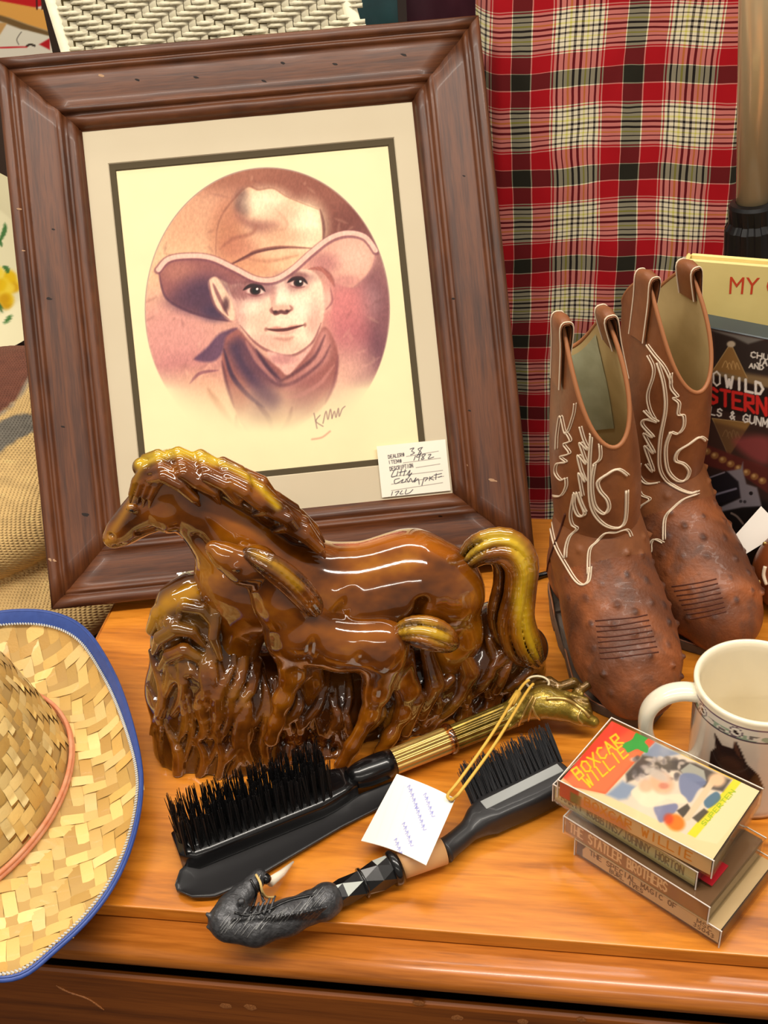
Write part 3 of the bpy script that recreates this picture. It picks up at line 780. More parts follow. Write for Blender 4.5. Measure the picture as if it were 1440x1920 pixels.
    # brim edge over the brow
    LI([(150, 605), (200, 553), (290, 536), (410, 545), (530, 598), (640, 652), (735, 655), (825, 602), (915, 522), (1010, 450), (1100, 424), (1185, 442), (1240, 510)], (128, 84, 92), 15, 2, .7, False)
    LI([(152, 602), (200, 550), (290, 533), (410, 541), (530, 594), (640, 648), (735, 650), (825, 596), (915, 516), (1010, 444), (1100, 418), (1185, 438), (1238, 505)], (232, 190, 172), 9, 1.5, .95, False)
    # signature
    for st in ([(930, 1320), (945, 1395)], [(960, 1330), (940, 1360), (975, 1385)], [(975, 1370), (990, 1310), (1000, 1350), (1012, 1300), (1020, 1345)], [(1020, 1345), (1032, 1310), (1040, 1340), (1052, 1295), (1056, 1335), (1070, 1300), (1085, 1285)]):
        p.line(Z(st), (128, 92, 92), 2.0, 1, .7)
    p.line(Z([(920, 1450), (970, 1440), (1010, 1410)]), (196, 120, 100), 3, 2, .6)
    # thin outline of the oval and drawing grain
    ring_ = np.exp(-((d - .997) / .004) ** 2) * np.clip((1150 - zy) / 300, 0, 1) * .55
    p.C = p.C * (1 - ring_[..., None]) + np.array((120, 90, 100)) / 255. * ring_[..., None]
    g = (fbm(p.X / 2.6, p.Y / 5.0, 21) - .5) * .16 * mk
    p.C *= 1 + g[..., None]
    p.C = np.clip(p.C + .22 * (p.C - .66) * mk[..., None], 0, 1)
m_print = mat('print_paper', (255, 255, 255), rough=.7, attr=True)
print_sheet('portrait_print', FP(92, 103, -21), fex, fup, 264 * KF, 300 * KF, 420, 478, paint_portrait, m_print, frame, (240, 224, 176))
m_glass = clear_plastic('picture_glass', (255, 255, 255), .012, .02)
MB().add([FP(66.5, 67, -17.9), FP(379.5, 67, -17.9), FP(379.5, 440, -17.9), FP(66.5, 440, -17.9)], [(0, 1, 2, 3)]).build('glass_pane', m_glass, frame)

# price card tucked behind the inner lip of the frame
def paint_card(p):
    ink = (60, 54, 58)
    def L(a, b, w=.9, c=(120, 112, 104)): p.line([a, b], c, w, .7)
    L((762, 856), (822, 846)); L((756, 868), (826, 859)); L((780, 877), (825, 870)); L((734, 894), (830, 882)); L((734, 908), (832, 893)); L((734, 920), (830, 905))
    p.text('DEALER#', [(728, 860), (759, 855), (758, 849), (727, 854)], ink, 1.0); p.text('ITEM#', [(728, 870), (754, 867), (753, 861), (727, 864)], ink, 1.0)
    p.text('DESCRIPTION', [(731, 883), (775, 876), (774, 869), (730, 876)], ink, 1.0)
    for st in ([(769, 842), (776, 840), (772, 846), (777, 849), (770, 853)], [(792, 839), (784, 842), (790, 849), (784, 853), (789, 843), (792, 839)],
               [(779, 855), (776, 863)], [(784, 852), (781, 857), (787, 856), (788, 850), (785, 863)], [(797, 851), (791, 854), (795, 860), (790, 861), (798, 852)], [(803, 853), (808, 852), (803, 860), (813, 857)],
               [(740, 880), (734, 894), (744, 892)], [(746, 884), (744, 892)], [(753, 880), (750, 892)], [(748, 886), (762, 883)], [(760, 880), (757, 892)], [(763, 890), (769, 882), (766, 892), (772, 887), (764, 898)],
               [(749, 897), (740, 900), (741, 907), (750, 903), (756, 899), (753, 905), (760, 903), (762, 898), (766, 904), (770, 897), (774, 904), (780, 896), (777, 904), (784, 898), (786, 908)],
               [(795, 896), (791, 910)], [(795, 896), (802, 896), (797, 902)], [(806, 894), (805, 901)], [(812, 893), (807, 897), (813, 900)], [(818, 888), (817, 899)], [(814, 891), (828, 888)], [(822, 895), (828, 893)],
               [(736, 922), (734, 929)], [(741, 923), (748, 921), (742, 929)], [(754, 920), (750, 926), (756, 926)], [(762, 918), (760, 926), (768, 924), (774, 918)]):
        p.line(st, (48, 44, 52), 1.3, .7)
m_paper = mat('paper_card', (255, 255, 255), rough=.8, attr=True)
card_o = FP(310, 71, -16.6)
card = print_sheet('price_card', card_o, fex * 1.0, fup, 64.5 * KF, 48 * KF, 190, 140, paint_card, m_paper, None, (240, 232, 214))
tag(card, 'white handwritten price card tucked in the lower corner of the picture frame', 'price tag')
# ------------------------------------------------------------------ background: plaid cloth, pole, wicker, cloths, sack
def plaid_material():
    m = bpy.data.materials.new('red_plaid_cotton'); m.use_nodes = True; nt = m.node_tree; b = nt.nodes['Principled BSDF']; L = nt.links.new
    D, W_, R, K, Yl = (38, 36, 26), (236, 224, 190), (170, 10, 26), (26, 18, 20), (206, 198, 86)
    sett = [(D, 72), (W_, 5), (R, 74), (W_, 5), (R, 7), (W_, 11), (K, 9), (W_, 17), (K, 5), (W_, 12), (Yl, 7), (W_, 11), (K, 10), (W_, 16), (K, 10), (W_, 11), (Yl, 7), (W_, 12), (K, 5), (W_, 17), (K, 9), (W_, 11), (R, 7), (W_, 5), (R, 74), (W_, 5)]
    tot = float(sum(s[1] for s in sett))
    uv = nt.nodes.new('ShaderNodeUVMap'); sp = nt.nodes.new('ShaderNodeSeparateXYZ'); L(uv.outputs[0], sp.inputs[0])
    outs = []
    for ax in ('X', 'Y'):
        fr = nt.nodes.new('ShaderNodeMath'); fr.operation = 'FRACT'; L(sp.outputs[ax], fr.inputs[0])
        cr_ = nt.nodes.new('ShaderNodeValToRGB'); cr_.color_ramp.interpolation = 'CONSTANT'; e = cr_.color_ramp.elements
        pos = 0.0
        for i, (c, w) in enumerate(sett):
            if i == 0: q = e[0]; q.position = 0
            elif i == 1: q = e[1]; q.position = pos
            else: q = e.new(pos)
            q.color = tuple(np.array(c) / 255.) + (1,)
            pos += w / tot
        L(fr.outputs[0], cr_.inputs['Fac']); outs.append(cr_.outputs['Color'])
    mx = nt.nodes.new('ShaderNodeMix'); mx.data_type = 'RGBA'; mx.inputs['Factor'].default_value = .5
    L(outs[0], mx.inputs['A']); L(outs[1], mx.inputs['B'])
    g = nt.nodes.new('ShaderNodeGamma'); g.inputs['Gamma'].default_value = 2.2; L(mx.outputs['Result'], g.inputs['Color']); L(g.outputs[0], b.inputs['Base Color'])
    b.inputs['Roughness'].default_value = .75; b.inputs['Sheen Weight'].default_value = .05; b.inputs['Specular IOR Level'].default_value = .25
    return m
PLY = 1115.0
def cloth_sheet(x0, x1, z0, z1, y0, amp, seed, nu=90, nv=120, shape=None):
    xs = np.linspace(0, 1, nu); zs = np.linspace(0, 1, nv); U_, T_ = np.meshgrid(xs, zs, indexing='ij')
    X = x0 + (x1 - x0) * U_; Zc = z1 + (z0 - z1) * T_
    fold = np.sin(X * .045 + seed + .6 * np.sin(Zc * .011 + seed)) * .5 + np.sin(X * .083 + 2.1 * seed + .5 * np.sin(Zc * .017)) * .28 + (fbm(X / 60 + 40, Zc / 130 + 40, seed) - .5) * 1.3
    Yc = y0 + amp * fold
    if shape is not None: X, Yc, Zc = shape(X, Yc, Zc, U_, T_)
    return X, Yc, Zc
def shape_plaid(X, Y, Z, U_, T_):
    # the left border wraps back round the garment; a soft diagonal drag to the right at the top
    e = np.clip((.10 - U_) / .10, 0, 1); Y = Y + 46 * e ** 2
    e2 = np.clip((U_ - .90) / .10, 0, 1); Y = Y + 60 * e2 ** 2
    return X, Y, Z
X, Y, Z = cloth_sheet(-84, 190, -330, 700, PLY, 5.0, 3, 120, 200, shape_plaid)
wob = 2.2 * np.sin(Z * .02 + 1) + 3.0 * (fbm(X / 80 + 9, Z / 60 + 9, 5) - .5) * 2
PER = 105.0; PHZ = 0.0
uvx = (X + wob * .6 - 59.5) / PER + .11; uvy = (-(Z) + wob + 2.5 * np.sin(X * .03)) / 90.0 + PHZ
uvx = uvx - .095
pv = np.stack([X, Y, Z], -1).reshape(-1, 3); nf = grid_faces(120, 200)
plaid = mesh('plaid_cloth', np.concatenate([pv, pv + V(0, 1.2, 0)]), np.concatenate([nf, nf[:, ::-1] + len(pv)]), plaid_material(), None, True, uv=np.concatenate([np.stack([uvx, uvy], -1).reshape(-1, 2)] * 2), root_at=V(50, PLY, -330))
tag(plaid, 'red, black and white plaid cotton cloth hanging behind the cowboy boots', 'cloth')
m_liner = mat('black_lining', (22, 16, 18), rough=.9)

m_teal = mat('teal_velvet', (10, 62, 66), rough=.7, sheen=.4, noise=(30, .7, (4, 34, 40)))
m_burg = mat('burgundy_cloth', (64, 12, 30), rough=.8, noise=(20, .6, (40, 8, 22)))
def hang(name, px0, px1, py0, py1, y0, material, amp, seed, label):
    a = onplane(px0, py0, V(0, y0, 0), V(0, 1, 0)); b = onplane(px1, py1, V(0, y0, 0), V(0, 1, 0))
    X, Y, Z = cloth_sheet(a[0], b[0], b[2], a[2] + 130, y0, amp, seed, 50, 60)
    pv = np.stack([X, Y, Z], -1).reshape(-1, 3); nf = grid_faces(50, 60)
    o = mesh(name, np.concatenate([pv, pv + V(0, 1.5, 0)]), np.concatenate([nf, nf[:, ::-1] + len(pv)]), material, None, True, root_at=V((a[0] + b[0]) / 2, y0, b[2]))
    return tag(o, label, 'cloth')
hang('velvet_cloth', 600, 778, -20, 620, 1190, m_teal, 22, 2, 'dark teal velvet cloth hanging beside the cream wicker')
hang('burgundy_cloth', 762, 935, -20, 640, 1225, m_burg, 14, 5, 'dark burgundy cloth hanging between the teal velvet and the plaid')

# chrome pole with black clamp
m_pole = mat('brushed_tan_metal', (232, 208, 164), rough=.25, metal=.35, coat=.4)
m_blackp = mat('black_plastic', (16, 15, 16), rough=.35, noise=(40, .2, (30, 28, 28)))
PY = 1010.0
pa = onplane(1419, 0, V(0, PY, 0), V(0, 1, 0)); pb = onplane(1411, 385, V(0, PY, 0), V(0, 1, 0))
pdir = norm(pa - pb); pr = 14.2
pole = thing('garment_rack_pole', V(pb[0], PY, -760), 'shiny metal pole with a ribbed black clamp standing before the plaid cloth', 'pole')
MB().add(*tube([pb - pdir * 20, pb + pdir * 240, pb + pdir * 420], pr, 40)).build('tube', m_pole, pole, smooth=True)
cv, cf = [], []
segn = 96
prof_c = [(pr + .3, 4), (pr + 5, 3), (pr + 6.5, 0), (pr + 6.5, -14), (pr + 10, -20), (pr + 10.5, -58), (pr + 8, -62), (pr + 1, -63)]
e1 = norm(np.cross(pdir, V(0, 1, 0))); e2 = np.cross(pdir, e1)
for r, h in prof_c:
    for k in range(segn):
        t = 2 * math.pi * k / segn; rr = r - (1.3 if (k // 4) % 2 and -58 < h < -1 else 0)
        cv.append(pb + pdir * h + rr * (math.cos(t) * e1 + math.sin(t) * e2))
for i in range(len(prof_c) - 1):
    for k in range(segn): cf.append((i * segn + k, i * segn + (k + 1) % segn, (i + 1) * segn + (k + 1) % segn, (i + 1) * segn + k))
fix_normals(mesh('clamp_collar', cv, cf, m_blackp, pole, False))
lowp = V(pb[0], PY, -752)
MB().add(*tube([pb - pdir * 60, lowp * .4 + pb * .6, lowp], pr + 5, 32)).build('lower_tube', m_blackp, pole, smooth=True)
MB().add(*lathe([(.1, -752), (90, -752), (90, -760), (.1, -760)], V(pb[0], PY, 0), 40)).build('base_plate', m_blackp, pole)

# cream wicker panel
m_wick = mat('cream_wicker', (238, 230, 200), rough=.55, noise=(120, .35, (218, 206, 166)))
m_wickb = mat('cream_wicker_backing', (196, 180, 132), rough=.8)
WY = 1120.0
wo = onplane(122, 95, V(0, WY, 0), V(0, 1, 0)); wr = onplane(668, 70, V(0, WY, 0), V(0, 1, 0)); wtop = onplane(655, -70, V(0, WY, 0), V(0, 1, 0))[2]
zb = -100.0
wick = thing('wicker_chair', V((wo[0] + wr[0]) / 2, WY + 10, zb), 'cream painted wicker chair back rising behind the picture frame', 'wicker chair')
def wx(z, side):
    """edges lean outward towards the top"""
    return (wo[0] - (z - wo[2]) * .10) if side < 0 else (wr[0] - (z - wr[2]) * .22)
zt_ = wtop + 20
MB().add(*prism([(wx(zb, -1), WY + 6, zb), (wx(zb, 1), WY + 6, zb), (wx(zt_, 1), WY + 6, zt_), (wx(zt_, -1), WY + 6, zt_)], (0, 10, 0))).build('back_panel', m_wickb, wick)
mb = MB(); cw, ch = 8.6, 4.7        # twill of paired flat canes
z = 355.0; row = 0
def bead(c, hx, hz, th):
    """small pillow-shaped cane crossing"""
    v = []; 
    for sz in (-1, 0, 1):
        for sx_ in (-1, -.5, 0, .5, 1):
            bul = (1 - .75 * sx_ * sx_ if hx > hz else 1 - .35 * sx_ * sx_) * (1 - .6 * sz * sz)
            v.append((c[0] + sx_ * hx, c[1] - th * bul, c[2] + sz * hz))
    f = []
    for a in range(2):
        for b_ in range(4):
            i = a * 5 + b_; f.append((i, i + 1, i + 6, i + 5))
    return v, f
while z < zt_:
    x = wx(z, -1) + 2; col = 0
    while x < wx(z, 1) - 2:
        ph = (col + row) % 4 if (col // 8) % 2 == 0 else (-(col) + row) % 4
        if ph in (0, 1): mb.add(*bead((x + cw, WY + 3.5, z), cw * 1.02, ch * .46, 5.2))
        elif ph == 2: mb.add(*bead((x + cw * .5, WY + 4.5, z), cw * .42, ch * 1.25, 4.2))
        x += cw; col += 1
    z += ch; row += 1
wv = mb.build('woven_cane', m_wick, wick, smooth=True); wv['kind'] = 'stuff'
for side in (-1, 1):
    MB().add(*tube([(wx(zb, side), WY + 6, zb), (wx(zt_, side), WY + 6, zt_)], 7, 16)).build('edge_rod', m_wick, wick, smooth=True)
for side in (-1, 1):
    MB().add(*tube([(wx(zb, side), WY + 6, zb), (wx(zb, side) - 4 * side, WY + 6, -760)], 12, 16)).build('leg', m_wick, wick, smooth=True)
MB().add(*frame_box(V(wx(zb, -1), WY - 10, zb - 10), V(wx(zb, 1) - wx(zb, -1), 0, 0), V(0, 420, 0), V(0, 0, 30), 6)).build('seat', m_wick, wick)
for side in (-1, 1):
    MB().add(*tube([(wx(zb, side) * .98, WY + 390, zb), (wx(zb, side) * .98, WY + 400, -760)], 12, 16)).build('leg', m_wick, wick, smooth=True)

# illustrated box at the upper left
BXY = 1420.0; bo = onplane(-120, 96, V(0, BXY, 0), V(0, 1, 0)); b1 = onplane(95, 82, V(0, BXY, 0), V(0, 1, 0)); bt = onplane(108, -60, V(0, BXY, 0), V(0, 1, 0))
ex = V(b1[0] - bo[0], 0, 0); bz0 = bo[2] + 6
def paint_box(p):
    Q = lambda pts: [(a / 6., b / 6.) for a, b in pts]
    p.poly(Q([(-900, -400), (700, -400), (640, 20), (380, 90), (0, 20), (-900, -100)]), (190, 16, 20), 1.5, 1, False)
    p.poly(Q([(-900, -60), (0, 10), (380, 80), (480, 110), (620, 180), (580, 360), (320, 280), (100, 200), (-900, 60)]), (222, 160, 74), 2, 1, False)
    p.poly(Q([(480, -300), (660, -300), (640, 160), (500, 110)]), (214, 206, 192), 2, 1, False)
    for x in (410, 470): p.line(Q([(x, -60), (x + 6, 100)]), (70, 24, 18), 3.4, 1)
    p.poly(Q([(-900, 60), (-100, 140), (100, 200), (320, 280), (570, 360), (555, 410), (300, 350), (0, 240), (-900, 180)]), (112, 84, 44), 2.5, 1, False)
    p.poly(Q([(-300, 230), (80, 260), (0, 390), (-300, 500)]), (196, 150, 88), 2, 1, False)
    p.poly(Q([(100, 330), (300, 340), (560, 410), (440, 500), (150, 530), (0, 510), (0, 400)]), (222, 216, 196), 2, 1, False)
    p.line(Q([(240, 360), (190, 440), (210, 500)]), (90, 80, 70), 1.5, 1)
    p.line(Q([(300, 520), (340, 500), (390, 515)]), (50, 40, 30), 4, 1)
    p.poly(Q([(560, 430), (440, 500), (560, 560)]), (180, 14, 24), 2, 1, False)
    p.line(Q([(0, 535), (300, 530)]), (196, 30, 40), 3, 1)
box = thing('illustrated_box', V(bo[0] + ex[0] / 2, BXY, bz0 - 40), 'box with a red and orange illustrated front standing behind the picture frame, beside the wicker', 'box')
m_boxp = mat('printed_cardboard', (255, 255, 255), rough=.5, attr=True)
m_boxs = mat('brown_cardboard', (62, 44, 34), rough=.8)
print_sheet('printed_front', V(bo[0], BXY, bz0 - 20), norm(ex), V(0, 0, 1), np.linalg.norm(ex), bt[2] - bz0 + 60, 150, 120, paint_box, m_boxp, box, (222, 214, 196))
MB().add(*frame_box(V(bo[0], BXY + .4, bz0 - 40), ex, V(0, 70, 0), V(0, 0, bt[2] - bz0 + 90), 1)).build('carton', m_boxs, box)
shelf = thing('wooden_crate', V(bo[0] + ex[0] / 2, BXY + 80, -760), 'dark wooden crate standing under the illustrated box', 'crate')
ch_ = (bz0 - 54 + 758) / 6
for k in range(6):
    MB().add(*frame_box(V(bo[0] - 40, BXY - 5, -758 + k * ch_), ex + V(40, 0, 0), V(0, 14, 0), V(0, 0, ch_ - 8), 2)).build('plank', m_boxs, shelf)
MB().add(*frame_box(V(bo[0] - 40, BXY - 5, bz0 - 54), ex + V(40, 0, 0), V(0, 165, 0), V(0, 0, 13), 2)).build('top_plank', m_boxs, shelf)
MB().add(*frame_box(V(bo[0] - 40, BXY + 10, -760), V(12, 0, 0), V(0, 150, 0), V(0, 0, bz0 - 55 + 760), 2)).build('side_plank', m_boxs, shelf)
MB().add(*frame_box(V(bo[0] + ex[0] - 12, BXY + 10, -760), V(12, 0, 0), V(0, 150, 0), V(0, 0, bz0 - 55 + 760), 2)).build('side_plank', m_boxs, shelf)

# burlap sack on a stool, with a printed roundel, and a floral plate behind it
def burlap(name):
    m = mat(name, (255, 255, 255), rough=.95, attr=True); nt = m.node_tree; b = nt.nodes['Principled BSDF']
    tc = nt.nodes.new('ShaderNodeUVMap')
    ws = []
    for d in ('X', 'Y'):
        w = nt.nodes.new('ShaderNodeTexWave'); w.bands_direction = d; w.inputs['Scale'].default_value = 95; w.inputs['Distortion'].default_value = 1.2; w.inputs['Detail'].default_value = 1
        nt.links.new(tc.outputs[0], w.inputs['Vector']); ws.append(w)
    mu = nt.nodes.new('ShaderNodeMath'); mu.operation = 'MULTIPLY'; nt.links.new(ws[0].outputs['Fac'], mu.inputs[0]); nt.links.new(ws[1].outputs['Fac'], mu.inputs[1])
    bp = nt.nodes.new('ShaderNodeBump'); bp.inputs['Strength'].default_value = .9; bp.inputs['Distance'].default_value = .002
    nt.links.new(mu.outputs[0], bp.inputs['Height']); nt.links.new(bp.outputs['Normal'], b.inputs['Normal'])
    at = [n for n in nt.nodes if n.type == 'ATTRIBUTE'][0]
    mr = nt.nodes.new('ShaderNodeMapRange'); mr.inputs['To Min'].default_value = .72; mr.inputs['To Max'].default_value = 1.1; nt.links.new(mu.outputs[0], mr.inputs['Value'])
    mx = nt.nodes.new('ShaderNodeMix'); mx.data_type = 'RGBA'; mx.blend_type = 'MULTIPLY'; mx.inputs['Factor'].default_value = 1
    nt.links.new(at.outputs['Color'], mx.inputs['A']); nt.links.new(mr.outputs['Result'], mx.inputs['B']); nt.links.new(mx.outputs['Result'], b.inputs['Base Color'])
    return m
sk = SDF((-900, 760, -210), (-440, 1330, 300), 5.0)
sk.ell((-640, 960, -30), (150, 150, 62), 10)
sk.ell((-610, 905, -110), (160, 140, 52), 4)
sk.ell((-655, 1120, -14), (170, 120, 66), 30)
sk.ell((-700, 1240, -92), (160, 70, 70), 20)
P, F = sk.surface()
P = P + np.stack([3 * (fbm(P[:, 0] / 30 + 50, P[:, 2] / 30 + 50, 4) - .5)] * 3, -1)
pt = Paint(proj(P)[None], (246, 204, 134))
pt.poly([(-200, 560), (0, 560), (70, 600), (60, 700), (35, 745), (0, 775), (-60, 800), (-200, 800)], (128, 74, 58), 3, .95, False)
pt.line([(-60, 806), (0, 776), (30, 752), (60, 700)], (176, 160, 140), 5, 1.5, .9)
pt.poly([(-60, 830), (0, 790), (30, 776), (70, 776), (70, 806), (30, 826), (0, 848), (-60, 880)], (128, 122, 112), 2, .95, False)
sack = mesh('burlap_sack', P, F, burlap('burlap'), None, True, colors=pt.C[0] * (1 + .25 * (fbm(P[:, 0] / 8 + 90, P[:, 1] / 8 + P[:, 2] / 9 + 90, 8) - .5))[:, None], uv=np.stack([P[:, 0] + .3 * P[:, 2], P[:, 1] * .7 + P[:, 2]], -1) * .001, root_at=V(-640, 980, -162))
tag(sack, 'folded tan burlap sack with a printed maroon and grey roundel behind the picture frame', 'sack')
stool = thing('wooden_stool', V(-650, 1030, -760), 'dark wooden stool under the burlap sack', 'stool')
MB().add(*frame_box(V(-860, 780, -185), V(410, 0, 0), V(0, 520, 0), V(0, 0, 23), 4)).build('seat', m_boxs, stool)
for sx in (-840, -500):
    for sy in (800, 1255):
        MB().add(*frame_box(V(sx, sy, -760), V(30, 0, 0), V(0, 30, 0), V(0, 0, 576), 2)).build('leg', m_boxs, stool)
# floral plate standing behind the sack
pc = onplane(-52, 488, V(0, 1285, 0), V(0, 1, 0)); pax = norm(V(.12, -.95, .30)); pe1 = norm(np.cross(V(0, 0, 1), pax)); pe2 = np.cross(pax, pe1)
rr = np.concatenate([np.linspace(0, 118, 60)]); th = np.linspace(0, 2 * math.pi, 160, endpoint=False)
RR, TH = np.meshgrid(rr, th, indexing='ij'); HH = np.where(RR > 75, (RR - 75) * .28, 0)
PP = pc + (RR * np.cos(TH))[..., None] * pe1 + (RR * np.sin(TH))[..., None] * pe2 + HH[..., None] * pax
pt = Paint(proj(PP), (240, 232, 190))
for (cx, cy, rx, ry) in [(10, 538, 20, 36), (-60, 430, 30, 40), (-150, 500, 36, 30), (-120, 350, 30, 30), (-90, 580, 30, 24)]:
    for k in range(26):
        a = rng.rand() * 6.28; q = rng.rand() ** .5
        pt.ell(cx + rx * q * math.cos(a), cy + ry * q * math.sin(a), 10, 10, [(238, 196, 20), (250, 220, 70), (214, 160, 14)][k % 3], .5, .9)
for (a, b_) in [((0, 452), (10, 420)), ((4, 462), (-20, 440)), ((14, 512), (6, 500)), ((20, 592), (8, 606)), ((4, 585), (-18, 560)), ((-40, 480), (-60, 500)), ((-100, 420), (-130, 440)), ((-100, 540), (-80, 520))]:
    pt.line([a, ((a[0] + b_[0]) / 2 + 3, (a[1] + b_[1]) / 2 - 2), b_], (58, 112, 52), 9, 1.5, .9, taper=True)
f = grid_faces(60, 160); wrap = np.stack([np.arange(59) * 160 + 159, np.arange(1, 60) * 160 + 159, np.arange(1, 60) * 160, np.arange(59) * 160], -1)
f = np.concatenate([f, wrap]); PPf = PP.reshape(-1, 3)
plate = mesh('floral_plate', np.concatenate([PPf, PPf - pax * 5]), np.concatenate([f, f[:, ::-1] + len(PPf)]), mat('glazed_floral', (255, 255, 255), rough=.2, attr=True), None, True, colors=np.concatenate([pt.C.reshape(-1, 3)] * 2), root_at=pc - pe2 * 118)
tag(plate, 'cream plate with yellow flowers and green leaves behind the burlap sack', 'plate')
# ------------------------------------------------------------------ glazed mare and foal figurine
HA = math.radians(13.0)
heu = V(math.cos(HA), math.sin(HA), 0); hen = V(math.sin(HA), -math.cos(HA), 0)    # along the piece, towards the viewer
HO = V(-160, 571, 0) - hen * 52 - heu * 140
def fig(x, y, d):
    P = onplane(x, y, HO + hen * d, hen); return ((P - HO) @ heu, -d, P[2])
def fchain(pts): return [(*fig(x, y, d), r) for x, y, d, r in pts]
def fworld(P): return HO + P[:, :1] * heu - P[:, 1:2] * hen + P[:, 2:3] * V(0, 0, 1)
def bounds(chains, pad=8):
    A = np.array([p for c in chains for p in c]); return (A[:, :3] - A[:, 3:4]).min(0) - pad, (A[:, :3] + A[:, 3:4]).max(0) + pad
m_glaze = mat('brown_glaze', (255, 255, 255), rough=.10, coat=1.0, spec=.6, attr=True)
figurine = thing('horse_figurine', HO + heu * 150, 'glossy brown glazed ceramic mare and foal galloping over wavy grass', 'figurine')
def glaze(P, W, seed, dark=(66, 31, 4), mid=(116, 60, 7), light=(158, 96, 14), bias=0.0):
    n = np.clip((fbm(P[:, 0] / 26 + 30, P[:, 2] / 20 + P[:, 1] / 30 + 30, seed) - .5) * 1.5 + .5 + bias, 0, 1)[:, None]
    d, m, l = (np.array(c) / 255. for c in (dark, mid, light))
    return np.where(n < .5, d + (m - d) * n * 2, m + (l - m) * (n - .5) * 2)
def ceramic(name, s, parent, seed, strokes=(), under=None, ridge=None, late=(), **k):
    P, F = s.surface(); W = fworld(P)
    pt = Paint(proj(W)[None], (0, 0, 0)); pt.C[0] = glaze(P, W, seed, **k)
    for pts, c, w, f_, a in strokes: pt.line(pts, c, w, f_, a)
    if under is not None:      # glaze colour darkens down the grooves, stays lighter on the raised locks
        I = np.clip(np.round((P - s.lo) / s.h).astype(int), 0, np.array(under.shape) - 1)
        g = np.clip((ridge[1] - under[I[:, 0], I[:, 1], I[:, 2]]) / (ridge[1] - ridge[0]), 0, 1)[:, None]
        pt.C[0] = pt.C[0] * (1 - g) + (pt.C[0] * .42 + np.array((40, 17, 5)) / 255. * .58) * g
    for pts, c, w, f_, a in late: pt.line(pts, c, w, f_, a)
    return mesh(name, W, F, m_glaze, parent, True, colors=pt.C[0])
def strands(core, n, spread, rad, seed, k=1.2, wav=.35):
    """hair locks running along a core chain"""
    r_ = np.random.RandomState(seed); out = []
    C = np.array(core); S = smooth_path(C, len(C) * 4)
    T = np.gradient(S[:, :3], axis=0); T /= np.linalg.norm(T, axis=1)[:, None] + 1e-9
    side = np.cross(T, V(0, 1, 0)); side /= np.linalg.norm(side, axis=1)[:, None] + 1e-9; dep = np.cross(side, T)
    m = len(S); t = np.linspace(0, 1, m)
    for i in range(n):
        a = -math.pi * .02 + math.pi * 1.04 * (i + .5) / n
        ph = r_.rand() * 6.28; amp = wav * (r_.rand() - .2)
        ang = a + amp * np.sin(t * 5 + ph)
        off = S[:, 3] * spread
        pts = S[:, :3] + (np.cos(ang) * off)[:, None] * side - (np.abs(np.sin(ang)) * off)[:, None] * np.where(dep[:, 1:2] > 0, dep, -dep)
        rr = rad * np.sin(math.pi * np.clip(t * .93 + .05, 0, 1)) ** .5 * (.8 + .4 * r_.rand())
        out.append([(*p, max(.8, q)) for p, q in zip(pts, rr)])
    return out
# mare
mare_ch = [fchain(c) for c in (
    [(212, 1010, 0, 7), (232, 993, 0, 9.5), (262, 968, 0, 12.5), (296, 945, 0, 16.5), (318, 910, 0, 16)],
    [(330, 905, 0, 17), (380, 950, 0, 21), (440, 1008, 0, 28), (505, 1075, 0, 37)],
    [(430, 1080, 0, 24), (480, 1110, 0, 34)],
    [(505, 1085, 0, 38), (600, 1108, 0, 33.5), (690, 1108, 0, 33.5), (770, 1090, 0, 36), (822, 1098, 0, 31)],
    [(836, 1125, 0, 27), (846, 1190, 4, 21), (830, 1260, 8, 14)],
    [(440, 1100, 6, 22), (440, 1200, 12, 15), (470, 1300, 18, 11)])]
lo, hi = bounds(mare_ch); s = SDF(lo, hi, 1.5)
for c in mare_ch[:1]: s.chain(c, 9, squash=.8)
s.chain(mare_ch[1], 14, squash=.8)
for c in mare_ch[2:]: s.chain(c, 14, squash=.95)
cu_, cy_, cv_ = fig(312, 945, 0)
s.ell((cu_ + 1, -5, cv_ - 1), (15.5, 14, 17.5), .8)
s.cone(fig(345, 912, 10), fig(335, 885, 6), 2.2, 4, 3)
s.ell(fig(247, 952, 12), (4.2, 3, 3.4), 1.5)                     # brow
s.cone(fig(210, 1022, 4), fig(238, 1018, 8), 1.1, .8, 1, sub=True)   # mouth
s.ell(fig(209, 1004, 6), (2.4, 2.4, 2), 1, sub=True)             # nostril
for a, b_, r in (((300, 990, 12), (262, 1000, 11), 2.5), ((255, 935, 13), (280, 915, 14), 2.2)):
    s.cone(fig(*a), fig(*b_), r, r * .6, 4, sub=True)
s.cone(fig(372, 1010, 18), fig(420, 1070, 26), 3, 4, 6, sub=True)   # throat groove
s.cone(fig(690, 1075, 34), fig(640, 1150, 33), 2.5, 3, 8, sub=True)
s.cone(fig(790, 1130, 33), fig(770, 1180, 32), 3.5, 3, 8, sub=True)
mare = ceramic('mare_body', s, figurine, 2, strokes=[([(660, 1020), (760, 1012), (840, 1040)], (168, 92, 18), 26, 12, .8), ([(410, 950), (470, 1010), (520, 1060)], (150, 80, 14), 34, 16, .7), ([(200, 1015), (240, 950), (262, 900)], (176, 120, 26), 14, 8, .8)])
me_ = MB().add(*lathe([(.01, 2.6), (1.6, 2.2), (2.5, 1), (2.7, 0)], fworld(np.array([fig(247, 955, 12.5)]))[0], 14, ax=norm(hen + V(-.3, 0, .1)), e1=V(0, 0, 1))).build('eye', mat('dark_eye_glaze', (30, 12, 6), rough=.08, coat=1), mare, smooth=True)
yel = (214, 178, 34); gold = (176, 128, 22)
